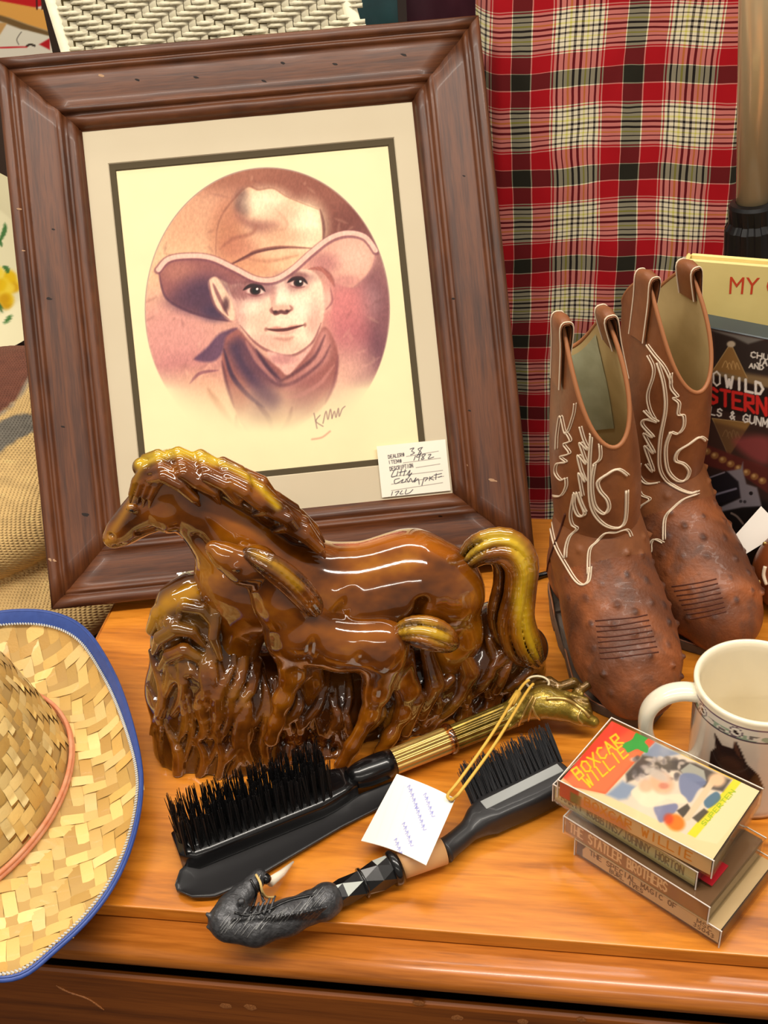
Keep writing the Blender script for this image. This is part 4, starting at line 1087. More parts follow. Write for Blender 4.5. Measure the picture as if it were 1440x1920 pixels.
core = fchain([(268, 876, 2, 7), (320, 868, 2, 9), (385, 888, 3, 10), (445, 922, 4, 11), (505, 960, 4, 11), (555, 1000, 4, 9), (588, 1022, 4, 5)])
locks = []
r_ = np.random.RandomState(21)
for i, (x, y) in enumerate([(292, 858), (330, 853), (372, 858), (414, 872), (452, 892), (490, 922), (526, 954)]):
    for j in range(4):          # four ridges to a lock, flowing back and down the neck
        ox, oy = -4 + j * 3.5, j * 13.0; d0 = 1 + 6.2 * j - .5 * j * j; w = 6 * math.sin(i * 2.1 + j)
        locks.append(fchain([(x + ox - 20, y + oy - 2 + 2 * j, d0, 1.6), (x + ox + 8, y + oy - 4, d0 + 4, 4.3), (x + ox + 38 + w, y + oy + 12, d0 + 5, 4.6), (x + ox + 66, y + oy + 36 + w, d0 + 4, 3.6), (x + ox + 86 - 3 * j, y + oy + 62 - 3 * j, d0 + 1, 1.0)]))
fore = [fchain([(302 + 6 * k, 862 + 4 * k, 7 + 1.5 * k, 3.6), (272 + 13 * k, 878 + 4 * k, 9 + 1.6 * k, 3.2), (254 + 13 * k, 902 + 3 * k, 10 + 1.5 * k, 2.8), (246 + 12 * k, 926 + 3 * k, 10 + 1.5 * k, 2.0), (244 + 12 * k, 944 + 3 * k, 9 + 1.5 * k, .8)]) for k in range(4)]
lo, hi = bounds([core] + locks + fore, 10); s = SDF(lo, hi, 1.0)
s.chain(core, 3, squash=.9)
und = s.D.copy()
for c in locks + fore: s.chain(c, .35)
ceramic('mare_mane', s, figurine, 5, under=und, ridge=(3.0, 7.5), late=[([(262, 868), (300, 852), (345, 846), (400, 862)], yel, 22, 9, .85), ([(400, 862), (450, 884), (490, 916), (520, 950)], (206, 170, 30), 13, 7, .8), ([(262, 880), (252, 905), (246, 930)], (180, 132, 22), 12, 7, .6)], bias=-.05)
core = fchain([(876, 1050, 0, 7), (902, 1026, 0, 12), (942, 1018, 0, 15.5), (966, 1045, 2, 15.5), (966, 1095, 3, 14), (958, 1150, 5, 16), (972, 1200, 6, 15), (994, 1230, 4, 9), (1010, 1244, 2, 4)])
st = strands(core, 5, .85, 4.7, 8, wav=.6)
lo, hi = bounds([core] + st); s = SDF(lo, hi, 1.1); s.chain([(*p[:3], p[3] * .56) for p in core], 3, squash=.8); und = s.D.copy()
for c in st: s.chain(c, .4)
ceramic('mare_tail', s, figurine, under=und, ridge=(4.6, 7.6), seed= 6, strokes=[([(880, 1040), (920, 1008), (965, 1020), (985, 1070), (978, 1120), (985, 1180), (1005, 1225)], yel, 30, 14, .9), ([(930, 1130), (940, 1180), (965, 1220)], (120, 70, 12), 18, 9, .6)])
# foal
foal_ch = [fchain(c) for c in (
    [(400, 1028, 42, 5.5), (424, 1044, 43, 8.5), (458, 1062, 42, 12), (480, 1052, 38, 11)],
    [(488, 1068, 38, 14), (528, 1125, 36, 19), (556, 1172, 36, 22.5)],
    [(560, 1185, 36, 23), (640, 1206, 36, 20.5), (712, 1206, 36, 22)],
    [(545, 1210, 40, 15), (550, 1262, 43, 9), (530, 1312, 47, 6.4), (518, 1356, 50, 5), (508, 1386, 52, 6)],
    [(578, 1225, 30, 12), (585, 1280, 30, 8), (575, 1330, 34, 6.5)],
    [(716, 1238, 42, 17), (706, 1295, 45, 10), (694, 1340, 48, 6.4), (660, 1400, 54, 5), (640, 1436, 57, 6)],
    [(740, 1232, 32, 15), (764, 1292, 36, 9), (756, 1338, 41, 6), (732, 1380, 46, 5), (716, 1408, 49, 6)],
    [(470, 1045, 32, 4), (455, 1020, 30, 2)])]
lo, hi = bounds(foal_ch); lo[2] = 0; s = SDF(lo, hi, 1.3)
for c in foal_ch: s.chain(c, 7, squash=.9)
s.cone(fig(598, 1175, 58), fig(590, 1250, 58), 2.2, 3, 6, sub=True); s.cone(fig(690, 1180, 58), fig(680, 1240, 58), 2.2, 3, 6, sub=True)
s.ell(fig(445, 1064, 52), (3.2, 2.4, 2.6), 1.2)
foal = ceramic('foal_body', s, figurine, 9, strokes=[([(580, 1180), (650, 1190), (730, 1185)], (150, 84, 16), 30, 14, .7)])
MB().add(*lathe([(.01, 2), (1.2, 1.7), (1.9, .8), (2.1, 0)], fworld(np.array([fig(446, 1068, 52.5)]))[0], 12, ax=hen, e1=V(0, 0, 1))).build('eye', bpy.data.materials['dark_eye_glaze'], foal, smooth=True)
core = fchain([(462, 1034, 44, 5), (500, 1052, 46, 8.5), (545, 1088, 47, 9), (582, 1130, 46, 7.5), (594, 1148, 45, 4)])
st = strands(core, 5, .85, 2.9, 12)
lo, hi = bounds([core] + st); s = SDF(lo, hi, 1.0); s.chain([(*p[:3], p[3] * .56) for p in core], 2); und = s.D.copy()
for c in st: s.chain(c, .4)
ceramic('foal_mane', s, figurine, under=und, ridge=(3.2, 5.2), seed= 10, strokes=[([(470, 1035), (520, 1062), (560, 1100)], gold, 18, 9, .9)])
core = fchain([(750, 1184, 36, 6), (776, 1180, 40, 10.5), (812, 1188, 41, 12), (842, 1202, 38, 7), (858, 1200, 36, 2.5)])
st = strands(core, 5, .85, 3.4, 14)
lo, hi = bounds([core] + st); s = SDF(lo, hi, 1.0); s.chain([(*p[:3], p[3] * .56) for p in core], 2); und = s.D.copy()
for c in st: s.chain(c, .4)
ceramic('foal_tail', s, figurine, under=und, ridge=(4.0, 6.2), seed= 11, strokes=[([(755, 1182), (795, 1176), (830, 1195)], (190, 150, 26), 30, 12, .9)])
# grassy base
base_ch = [fchain(c) for c in (
    [(338, 1200, 0, 22), (345, 1290, 4, 27), (368, 1380, 8, 34)], [(380, 1140, 0, 20), (400, 1230, 4, 32), (450, 1360, 10, 40)],
    [(440, 1400, 12, 36), (600, 1410, 12, 38), (760, 1370, 2, 34), (890, 1310, -12, 27), (984, 1252, -18, 17)],
    [(470, 1280, 4, 34), (640, 1290, 4, 34), (800, 1260, -4, 30), (920, 1220, -12, 25), (985, 1215, -16, 18)], [(925, 1170, -10, 17), (935, 1230, -12, 22)],
    [(300, 1160, 4, 7), (330, 1130, 6, 12), (365, 1115, 4, 14), (400, 1150, 4, 20)])]
lo, hi = bounds(base_ch, 18); lo[2] = -2; s = SDF(lo, hi, 1.3)
for c in base_ch: s.chain(c, 10, squash=1.1)
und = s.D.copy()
ins = s.D < 0
front = np.where(ins.any(1), s.ax[1][np.argmax(ins, 1)], np.nan)
def depth_at(u, v):
    i = int(round((u - s.lo[0]) / s.h)); k = int(round((v - s.lo[2]) / s.h))
    if 0 <= i < front.shape[0] and 0 <= k < front.shape[1]: return front[i, k]
    return np.nan
r_ = np.random.RandomState(5)
# wavy flame-like blades in rows, each hugging the front of the mound
rows = [(x, y) for y in (1485, 1440, 1385, 1330, 1275) for x in range(296, 1050, 31)]
for (x0, y0) in rows:
    x0 += (r_.rand() - .5) * 22; y0 += (r_.rand() - .5) * 26
    L = 90 + 100 * r_.rand(); fl = float(fbm(np.array(x0 / 95.), np.array(y0 / 80.), 31)); lean = ((.5 if x0 > 640 else (-.2 if x0 < 430 else .1)) + (fl - .5) * 2.2) * L
    amp = 7 + 10 * r_.rand(); R0 = 3.0 + 2.2 * r_.rand(); pts = []; ph_ = fl * 9
    for t in np.linspace(0, 1, 13):
        x = x0 + lean * t + amp * math.sin(t * 5.5 + ph_); y = y0 - L * t
        d0 = 40.0
        for it in range(3):
            u, _, v = fig(x, y, d0); dd = depth_at(u, max(v, 1))
            if np.isnan(dd): break
            d0 = -dd
        if np.isnan(dd) or v < -4: continue
        pts.append((u, dd - R0 * .35, max(v, 0), max(.9, R0 * math.sin(math.pi * (t * .9 + .06)) ** .6)))
    if len(pts) > 4 and max(abs(np.diff(np.array(pts)[:, 1]))) < 22: s.chain(pts, .3)
# leaf lobes at the upper left and big blades on the right
for c in ([(286, 1180, 8, 5), (300, 1150, 10, 7), (330, 1120, 12, 6), (370, 1100, 10, 5)], [(290, 1222, 18, 3), (302, 1196, 22, 5.5), (330, 1178, 26, 6), (360, 1184, 28, 4.5), (384, 1212, 31, 2)], [(302, 1252, 24, 3), (318, 1230, 28, 5), (345, 1218, 31, 5.5), (370, 1232, 33, 4), (384, 1262, 35, 1.6)],
          [(322, 1152, 16, 3), (348, 1136, 20, 5.5), (380, 1142, 24, 4.6), (402, 1172, 28, 3), (408, 1206, 32, 1.4)], [(316, 1290, 28, 3), (332, 1268, 32, 4.6), (358, 1258, 35, 4.6), (380, 1276, 37, 3), (390, 1306, 38, 1.4)], [(392, 1112, 14, 3), (406, 1150, 24, 5), (400, 1195, 32, 4), (414, 1236, 36, 2)],
          [(790, 1340, 34, 5), (815, 1280, 31, 8), (800, 1220, 26, 5), (815, 1180, 22, 2)], [(850, 1320, 24, 5), (880, 1260, 20, 8), (862, 1205, 18, 5), (872, 1180, 14, 2)], [(915, 1300, 12, 5), (935, 1250, 12, 8), (918, 1200, 8, 4)],
          [(760, 1370, 40, 5), (780, 1310, 38, 7), (765, 1260, 32, 4)], [(950, 1262, 0, 6), (985, 1245, -4, 7), (1012, 1250, -8, 4)]):
    s.chain(fchain(c), .8)
s.cut_below(.3)
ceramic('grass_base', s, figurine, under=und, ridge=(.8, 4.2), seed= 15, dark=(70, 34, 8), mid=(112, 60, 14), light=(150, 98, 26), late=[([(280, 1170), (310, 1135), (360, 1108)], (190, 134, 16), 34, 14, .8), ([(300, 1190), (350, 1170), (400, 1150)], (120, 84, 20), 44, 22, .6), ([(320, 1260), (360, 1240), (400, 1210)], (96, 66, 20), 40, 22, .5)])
# ------------------------------------------------------------------ cowboy boots
def leather(name, c1, c2, rough, bscale, bstr, coat=.15):
    return mat(name, c1, rough=rough, coat=coat, noise=(45, .8, c2), bump=(bscale, bstr))
m_shaft = leather('smooth_brown_leather', (136, 82, 46), (108, 62, 34), .46, 260, .25, .06)
m_vamp = mat('ostrich_leather', (255, 255, 255), rough=.52, coat=.04, attr=True, bump=(420, .5))
m_lin = mat('tan_boot_lining', (206, 182, 128), rough=.85, noise=(25, .6, (176, 150, 98)))
m_patch = mat('pale_lining_patch', (186, 190, 160), rough=.6, noise=(60, .5, (150, 150, 116)))
m_pipe = mat('light_tan_piping', (160, 102, 62), rough=.5)
m_stitch = mat('white_stitching', (226, 206, 178), rough=.8)
m_stitchb = mat('brown_stitching', (84, 40, 24), rough=.8)
m_sole = mat('grey_brown_sole_edge', (96, 82, 70), rough=.6, noise=(120, .5, (66, 54, 46)))
def make_boot(label, h, Fv, L, topw, traces, creases, seed):
    h = V(h[0], h[1], 0); Fd = norm(V(Fv[0], Fv[1], 0)); Rd = V(-Fd[1], Fd[0], 0); Zd = V(0, 0, 1)
    Wd = lambda P: h + P[:, :1] * Fd + P[:, 1:2] * Rd + P[:, 2:3] * Zd
    def loc(p): q = np.asarray(p) - h; return np.array([q @ Fd, q @ Rd, q[2]])
    root = thing('cowboy_boot', h + Fd * L / 2, label, 'boot', 'pair of brown cowboy boots')
    k = L / 190.0
    # foot volume (s forward, w sideways, z up); s,w,z maps to right-handed axes with flipped faces
    lo, hi = (-8, -58, -1), (L + 12, 58, 150); s = SDF(lo, hi, 1.6)
    s.ell((38 * k, 0, 52), (38 * k, 31, 44), 10)
    s.chain([(60 * k, 0, 128, 37), (62 * k, 0, 95, 37), (70 * k, 0, 62, 36)], 16, squash=.84)
    s.chain([(78 * k, 0, 88, 36), (112 * k, 0, 56, 37), (140 * k, 0, 38, 37), (162 * k, 0, 32, 31), (172 * k, 0, 27, 22)], 18, squash=.99)
    r_ = np.random.RandomState(seed)
    # quill bumps of the ostrich hide
    ins = s.D < 0; top = np.where(ins.any(2), s.ax[2][ins.shape[2] - 1 - np.argmax(ins[:, :, ::-1], 2)], np.nan)
    qp = []
    for t in range(700):
        a, b = (75 + (L - 80) * r_.rand()), (r_.rand() - .5) * 84
        i, j = int((a - lo[0]) / s.h), int((b - lo[1]) / s.h)
        z = top[i, j] if 0 <= i < top.shape[0] and 0 <= j < top.shape[1] else np.nan
        if np.isnan(z) or z > 118: continue
        if any((a - q[0]) ** 2 + (b - q[1]) ** 2 + (z - q[2]) ** 2 < 14 ** 2 for q in qp): continue
        qp.append((a, b, z))
    for q in qp: s.ell((q[0], q[1], q[2] - 1.0), (2.4, 2.2, 2.2), 2.5)
    # bottom: flat sole under the ball, raised over the heel
    A = s.ax[0]; sz = 7 + 20 * np.clip((72 * k - A) / (26 * k), 0, 1)
    s.D = np.maximum(s.D, (sz[:, None, None] - s.ax[2][None, None, :]).astype(np.float32))
    P, F = s.surface()
    n1 = fbm(P[:, 0] / 16 + 20, P[:, 1] / 34 + 20, seed); wr = np.clip((P[:, 0] - 80) / 40, 0, 1)
    P[:, 2] += wr * (n1 - .5) * 4.0
    nz = fbm(P[:, 0] / 30 + 70, P[:, 1] / 30 + P[:, 2] / 30 + 70, seed + 4)[:, None]
    nz = np.clip((nz - .5) * 2.6 + .5, 0, 1); n3 = np.clip((fbm(P[:, 0] / 9 + 10, P[:, 1] / 11 + 10, seed + 9)[:, None] - .55) * 4, 0, 1)
    colr = np.array((152, 86, 46)) / 255. * (1 - nz) + np.array((98, 54, 30)) / 255. * nz
    colr = colr * (1 - n3 * .45) + np.array((70, 50, 46)) / 255. * n3 * .45
    Q = np.array(qp)
    for q in Q:
        d = np.sqrt((((P - q) * (.75, 1.15, 1.0)) ** 2).sum(1)); a = (np.clip(1.2 * (1 - d / (2.4 + 1.8 * r_.rand())), 0, 1) * (.45 + .5 * r_.rand()))[:, None]; colr = colr * (1 - a) + np.array((46, 24, 18)) / 255. * a
    # split into vamp and heel counter along a curve in side view
    Pc = P[F].mean(1)
    zb = np.interp(Pc[:, 0], [0, 30 * k, 62 * k, 74 * k, 82 * k, 92 * k, 120 * k, 140 * k], [150, 112, 66, 60, 66, 92, 116, 116])
    up = (Pc[:, 2] > zb) | (Pc[:, 0] < 34 * k - .25 * Pc[:, 2] + 10)
    W = Wd(P)
    def sub(sel, name, m, off, cols):
        f = F[sel][:, ::1]; ids, inv = np.unique(f, return_inverse=True)
        o = mesh(name, W[ids], inv.reshape(f.shape), m, root, True, colors=cols[ids] if cols is not None else None); return o
    vamp = sub(~up, 'vamp', m_vamp, 0, colr)
    quarter = sub(up, 'heel_counter', m_shaft, 0, None)
    # shaft: open tube with scalloped rim
    nt_, nz_ = 72, 26; th = np.linspace(0, 2 * math.pi, nt_, endpoint=False)
    zr = 288 - 80 * np.maximum(0, np.cos(th)) ** 1.15 - 46 * np.maximum(0, -np.cos(th)) ** 1.3
    def shaft(off, zlo):
        G = np.zeros((nz_, nt_, 3))
        for i in range(nz_):
            t = i / (nz_ - 1); z = zlo + (zr - zlo) * t
            f_ = np.clip((z - 100) / 190, 0, 1)
            cs = (60 * k) + 4 * f_; cw = topw[0] * f_ ** 1.4; as_ = 37.5 + 16 * f_ ** .8 + off; aw = 32 + (topw[1] - 32) * f_ ** 1.5 + 3 * np.sin(math.pi * f_) + off
            G[i, :, 0] = cs + as_ * np.cos(th) * (1 + .02 * np.sin(z * .05)); G[i, :, 1] = cw + aw * np.sin(th) * (1 + .03 * np.sin(z * .04 + 1)); G[i, :, 2] = z
        return G
    def wrapf(n, m, flip=False):
        i = np.arange(n - 1)[:, None] * m; j = np.arange(m)[None, :]; j2 = (j + 1) % m
        f = np.stack([i + j, i + j2, i + m + j2, i + m + j], -1).reshape(-1, 4); return f[:, ::-1] if flip else f
    Go = shaft(0, 96); Gi = shaft(-2.6, 110)
    so = mesh('shaft', Wd(Go.reshape(-1, 3)), wrapf(nz_, nt_), m_shaft, root, True)
    li = mesh('lining', Wd(Gi.reshape(-1, 3)), wrapf(nz_, nt_, True), m_lin, root, True)
    rim = Wd(((Go[-1] + Gi[-1]) / 2)); rim = np.concatenate([rim, rim[:2]])
    MB().add(*tube(rim, 1.7, 8, False)).build('rim_piping', m_pipe, root, smooth=True)
    # pull straps on both sides
    for sg in (1, -1):
        j = int(round((.25 if sg > 0 else .75) * nt_)); o_ = Go[-1, j]; i_ = Gi[-1, j]; v = []; f = []
        path = [Go[int(nz_ * .76), j] + (0, sg * 1.2, 0), Go[int(nz_ * .9), j] + (0, sg * 1.6, 0), o_ + (0, sg * 2.5, 2), (o_ + i_) / 2 + (0, 0, 5), i_ + (0, -sg * 2.5, 1), Gi[int(nz_ * .88), j] + (0, -sg * 1.4, 0)]
        path = smooth_path(path, 20)
        for p in path:
            bul = .8
            for q, hw in ((-11, .3), (-6, 1.3), (0, 1.8), (6, 1.3), (11, .3)):
                v.append(p + np.array([q, 0, -abs(q) * .12]) + 0)
        m_ = len(path)
        VV = np.array(v); Nn = np.gradient(path, axis=0); Nn = np.stack([np.zeros(m_), Nn[:, 2], -Nn[:, 1]], 1); Nn /= np.linalg.norm(Nn, axis=1)[:, None] + 1e-9
        Nn = np.repeat(Nn, 5, 0) * (sg); hw = np.tile([.3, 1.3, 1.8, 1.3, .3], m_)[:, None]
        VA = VV + Nn * hw; VB = VV - Nn * .8
        fa = grid_faces(m_, 5); o = mesh('pull_strap', Wd(np.concatenate([VA, VB])), np.concatenate([fa, fa[:, ::-1] + len(VA)]), m_shaft, root, True); fix_normals(o)
        for q in (-9.5, 9.5):
            MB().add(*tube(Wd(np.array([p + np.array([q, 0, -1.1]) + n_ * 1.1 for p, n_ in zip(path, Nn[::5])])), .55, 5)).build('strap_stitching', m_stitch, o)
    # pale patch pasted in the lining
    jj = np.arange(int(nt_ * .34), int(nt_ * .50)); ii = np.arange(int(nz_ * .45), int(nz_ * .97))
    if seed == 1:
        sub_ = Gi[np.ix_(ii, jj)].copy(); c_ = sub_ * 1.0; ctr = np.array([60 * k, topw[0], 0]); c_[..., :2] = ctr[:2] + (c_[..., :2] - ctr[:2]) * .97
        jag = (fbm(np.arange(len(ii))[:, None] / 3. + 5, np.zeros((1, len(jj))) + 5, 3) - .5) * 6; c_[..., 2] += jag
        mesh('lining_patch', Wd(c_.reshape(-1, 3)), grid_faces(len(ii), len(jj)), m_patch, root, True)
    # outsole, welt and heel
    fs = np.linspace(0, 2 * math.pi, 64, endpoint=False); out = []
    for t in fs:
        a = math.cos(t); b = math.sin(t)
        sx = L / 2 + (L / 2 + 3) * np.sign(a) * abs(a) ** .72
        u_ = np.clip(sx / L, 0, 1); half = np.interp(u_, [0, .12, .3, .5, .72, .85, .95, 1.], [20, 30, 32, 32, 39, 35, 23, 12]) + 2.0
        out.append((sx, half * np.sign(b) * abs(b) ** .6))
    out = np.array(out)
    zs = lambda x: 20 * np.clip((74 * k - x) / (24 * k), 0, 1)
    v = []; f = []; n = len(out)
    for dz in (1.0, 8.5):
        v += [(x, y, zs(x) + dz) for x, y in out]
    f = [(i, (i + 1) % n, n + (i + 1) % n, n + i) for i in range(n)] + [tuple(range(n))[::-1], tuple(range(n, 2 * n))]
    o = fix_normals(mesh('welted_sole', Wd(np.array(v)), f, m_sole, root, False))
    hp = [(x, y) for x, y in out if x < 58 * k]; hp = sorted(hp, key=lambda p: math.atan2(p[1], p[0] - 28 * k)); v = [(x * .96 + 2, y * .94, 0.2) for x, y in hp] + [(x, y * .98, 21.5) for x, y in hp]; n = len(hp)
    f = [(i, (i + 1) % n, n + (i + 1) % n, n + i) for i in range(n)] + [tuple(range(n))[::-1], tuple(range(n, 2 * n))]
    fix_normals(mesh('heel_block', Wd(np.array(v)), f, m_sole, root, False))
    MB().add(*tube(Wd(np.array([(x * .985 + 1.2, y * .97, zs(x) + 8.8) for x, y in np.concatenate([out, out[:1]])])), .8, 5, False)).build('welt_stitching', m_pipe, o)
    # decorative stitching traced over the built surface
    bv = [bvh_of(vamp), bvh_of(quarter), bvh_of(so)]
    for pts, r, kind in traces:
        for (ox, oy, rk) in (((0, 0, .8), (4.5, -1.5, .5)) if kind == 'w' else ((0, 0, 1.0),)):
            q = on_surface(bv, [(a_ + ox, b_ + oy) for a_, b_ in pts], max(8, len(pts) * 6), .3)
            if len(q) < 4: continue
            keep = [0] + [i for i in range(1, len(q)) if np.linalg.norm(q[i] - q[i - 1]) < 14]
            MB().add(*tube(q[keep], r * rk, 5)).build('white_stitching' if kind == 'w' else 'brown_stitching', m_stitch if kind == 'w' else m_stitchb, root, smooth=True)
    return root
Z3 = lambda *p: [(960 + a / 3., 480 + b / 3.) for a, b in p]
Z4_ = lambda *p: [(960 + a / 3., 900 + b / 3.) for a, b in p]
trA = [(Z3((345, 650), (400, 760), (430, 860), (440, 1000), (430, 1200), (440, 1400), (500, 1500), (580, 1530), (630, 1490), (640, 1320)), 1.2, 'w'),
       (Z3((440, 830), (470, 950), (490, 1070), (490, 1140), (460, 1170)), .9, 'w'), (Z3((460, 1170), (445, 1280), (460, 1400), (510, 1450), (540, 1420), (530, 1370), (490, 1320), (480, 1270), (530, 1230), (590, 1200), (645, 1235)), 1.2, 'w'),
       (Z3((380, 960), (400, 1030), (425, 1090), (380, 1050), (400, 1120), (415, 1170), (370, 1120), (385, 1200), (410, 1270), (375, 1220), (385, 1300), (395, 1350)), 1.0, 'w'),
       (Z3((350, 1330), (345, 1400), (370, 1460), (405, 1450), (380, 1380), (365, 1330), (390, 1400), (410, 1440)), 1.2, 'w'), (Z3((345, 1340), (325, 1450), (335, 1510), (362, 1535), (320, 1580), (300, 1640), (295, 1700)), 1.0, 'w'),
       (Z3((300, 990), (325, 1040), (290, 1060), (320, 1110), (270, 1130), (300, 1160), (250, 1170), (240, 1220), (270, 1260), (300, 1250)), .9, 'w'), (Z3((215, 1350), (270, 1350), (300, 1300), (300, 1250)), .9, 'w'),
       (Z3((205, 1450), (220, 1550), (245, 1640), (300, 1740), (350, 1820), (390, 1850), (425, 1830), (435, 1750)), 1.1, 'w'), (Z3((425, 1790), (430, 1660), (470, 1610), (520, 1560), (580, 1555), (640, 1540), (665, 1580)), .9, 'w'),
       (Z3((350, 830), (340, 900), (300, 1000), (270, 900), (250, 1000), (245, 1090)), .8, 'w'),
       (Z3((300, 1450), (270, 1550), (230, 1650), (200, 1760), (195, 1900)), .9, 'd')]
for i in range(8):
    y = 780 + i * 30; trA.append((Z4_((470 + i * 4, y + 12), (560 + i * 3, y + 4 + 6 * (i % 2)), (660 + i * 3, y - 4), (760 + i * 9, y - 22)), .55, 'd'))
trB = [(Z3((815, 600), (850, 720), (860, 860), (830, 1030), (825, 1180), (860, 1260), (930, 1310), (1000, 1335), (1040, 1325)), 1.2, 'w'), (Z3((755, 500), (800, 560), (850, 620), (885, 690), (890, 720)), 1.0, 'w'),
       (Z3((890, 660), (890, 740), (925, 790), (905, 800), (935, 830), (930, 890), (960, 900), (960, 960), (930, 1000), (890, 990)), 1.0, 'w'), (Z3((890, 990), (860, 1080), (870, 1200), (920, 1260), (970, 1260), (990, 1210), (960, 1170), (915, 1150), (930, 1100), (990, 1060), (1050, 1020), (1085, 1040)), 1.3, 'w'),
       (Z3((740, 870), (780, 910), (815, 935), (750, 920), (730, 950), (790, 1020), (740, 1000), (795, 1110), (745, 1070), (790, 1210), (750, 1170)), 1.2, 'w'), (Z3((715, 1170), (710, 1230), (750, 1280), (820, 1275)), 1.0, 'w'), (Z3((760, 560), (790, 620), (790, 680), (760, 780), (770, 860), (800, 920)), .9, 'w'),
       (Z3((1040, 1340), (960, 1370), (900, 1420), (855, 1480), (850, 1600)), 1.0, 'w'), (Z3((670, 1560), (720, 1610), (770, 1670), (775, 1620), (800, 1595), (845, 1615)), 1.0, 'w'), (Z3((690, 1250), (720, 1340), (770, 1370), (710, 1420), (690, 1500)), .8, 'w')]
for i in range(8):
    y = 590 + i * 26; trB.append((Z4_((900 + i * 14, y + 8), (970 + i * 12, y), (1060 + i * 9, y - 14), (1150 + i * 8, y - 34)), .55, 'd'))
bootA = make_boot('brown cowboy boot with a pale patch in its lining, beside the horse figurine', (16, 791), (.33, -.944), 174, (-18, 17), trA, None, 1)
bootB = make_boot('brown cowboy boot with a tan lining, standing next to the Western film box', (58, 866), (.50, -.866), 182, (-9, 19), trB, None, 2)
# loose white threads on the strap tops
# ------------------------------------------------------------------ straw cowboy hat with blue bound brim
m_straw = mat('palm_straw', (255, 255, 255), rough=.55, coat=.08, attr=True, bump=(500, .25))
m_strawb = mat('straw_core', (186, 150, 88), rough=.8)
m_blue = mat('blue_binding', (58, 82, 152), rough=.4, noise=(200, .4, (44, 64, 126)))
m_hstitch = mat('grey_binding_thread', (196, 194, 186), rough=.7)
m_cord = mat('coral_hat_cord', (214, 132, 92), rough=.6, noise=(120, .5, (226, 176, 140)))
HC = V(-428, 505, 0)
ed = [(0, 1148, 46), (80, 1146, 46), (150, 1172, 43), (200, 1240, 39), (235, 1320, 34), (262, 1430, 29), (262, 1510, 25), (240, 1600, 20), (200, 1680, 16), (140, 1750, 13), (70, 1805, 12), (0, 1838, 12)]
E_ = np.array([onz(*e) for e in ed])
L_ = E_[::-1][1:-1].copy(); L_[:, 0] = 2 * HC[0] - 12 - L_[:, 0]           # the far half mirrored about the crown
ring_ = smooth_path(np.concatenate([E_, L_]), 180, True)
ang = np.arctan2(ring_[:, 1] - HC[1], ring_[:, 0] - HC[0]); o_ = np.argsort(ang); ring_ = ring_[o_]; ang = ang[o_]
NA = 220; TA = np.linspace(-math.pi, math.pi, NA, endpoint=False)
def per(vals): return np.interp(TA, np.concatenate([ang - 2 * math.pi, ang, ang + 2 * math.pi]), np.concatenate([vals] * 3))
Rb = per(np.hypot(ring_[:, 0] - HC[0], ring_[:, 1] - HC[1])); Zb = per(ring_[:, 2])
kern = np.exp(-np.linspace(-2, 2, 13) ** 2); kern /= kern.sum()
sm = lambda a: np.convolve(np.concatenate([a[-6:], a, a[:6]]), kern, 'valid')
Rb = sm(Rb); Zb = sm(Zb)
cb = np.array([onz(x, y, 14) for x, y in [(85, 1372), (108, 1440), (109, 1480), (92, 1545), (52, 1605), (0, 1645)]])
CA, CB = 81.0, 106.0      # crown half-axes
def crown_r(t): return 1 / np.sqrt((np.cos(t) / CA) ** 2 + (np.sin(t) / CB) ** 2)
def at_ring(arr, t): return np.interp(t, np.concatenate([TA, [math.pi]]), np.concatenate([arr, arr[:1]]))
def brim_pt(t, q):
    """q 0 at the crown, 1 at the bound edge; the brim sags and then curls up"""
    r0 = crown_r(t); r1 = at_ring(Rb, t); z1 = at_ring(Zb, t)
    r = r0 + (r1 - r0) * q; z = 12 * (1 - q) ** 2 + 3.0 + (z1 - 3.0) * np.clip(q, 0, 1.2) ** 2.4
    return np.stack([HC[0] + r * np.cos(t), HC[1] + r * np.sin(t), z], -1)
def crown_pt(t, q):
    """q 0 at the band, 1 on top"""
    sh = 1 - .30 * q - .12 * q ** 6; r = crown_r(t) * sh; dent = -16 * np.clip(q - .8, 0, 1) * 5 * np.exp(-(np.cos(t) / .5) ** 2)
    return np.stack([HC[0] - 12 * q + r * np.cos(t), HC[1] + 6 * q + r * np.sin(t), 15 + 112 * q + dent], -1)
hat = thing('straw_hat', V(HC[0], HC[1], 2), 'woven straw cowboy hat with blue bound brim and coral cord, overhanging the dresser corner', 'hat')
qs = np.linspace(0, 1, 26)
TT, QQ = np.meshgrid(TA, qs, indexing='ij')
def closed_faces(na, nq):
    i = np.arange(na)[:, None]; j = np.arange(nq - 1)[None, :]; i2 = (i + 1) % na
    return np.stack([i * nq + j, i * nq + j + 1, i2 * nq + j + 1, i2 * nq + j], -1).reshape(-1, 4)
B0 = brim_pt(TT, QQ).reshape(-1, 3); cf = closed_faces(NA, 26)
fix_normals(mesh('brim', np.concatenate([B0, B0 - V(0, 0, 2.2)]), np.concatenate([cf[:, ::-1], cf + len(B0)]), m_strawb, hat, True))
C0 = crown_pt(TT, QQ).reshape(-1, 3)
ctop = np.arange(NA) * 26 + 25
cr_o = mesh('crown', np.concatenate([C0, [C0[ctop].mean(0) - V(0, 0, 8)]]), [tuple(f) for f in cf[:, ::-1]] + [(int(ctop[i]), int(ctop[(i + 1) % NA]), len(C0)) for i in range(NA)], m_strawb, hat, True); fix_normals(cr_o)
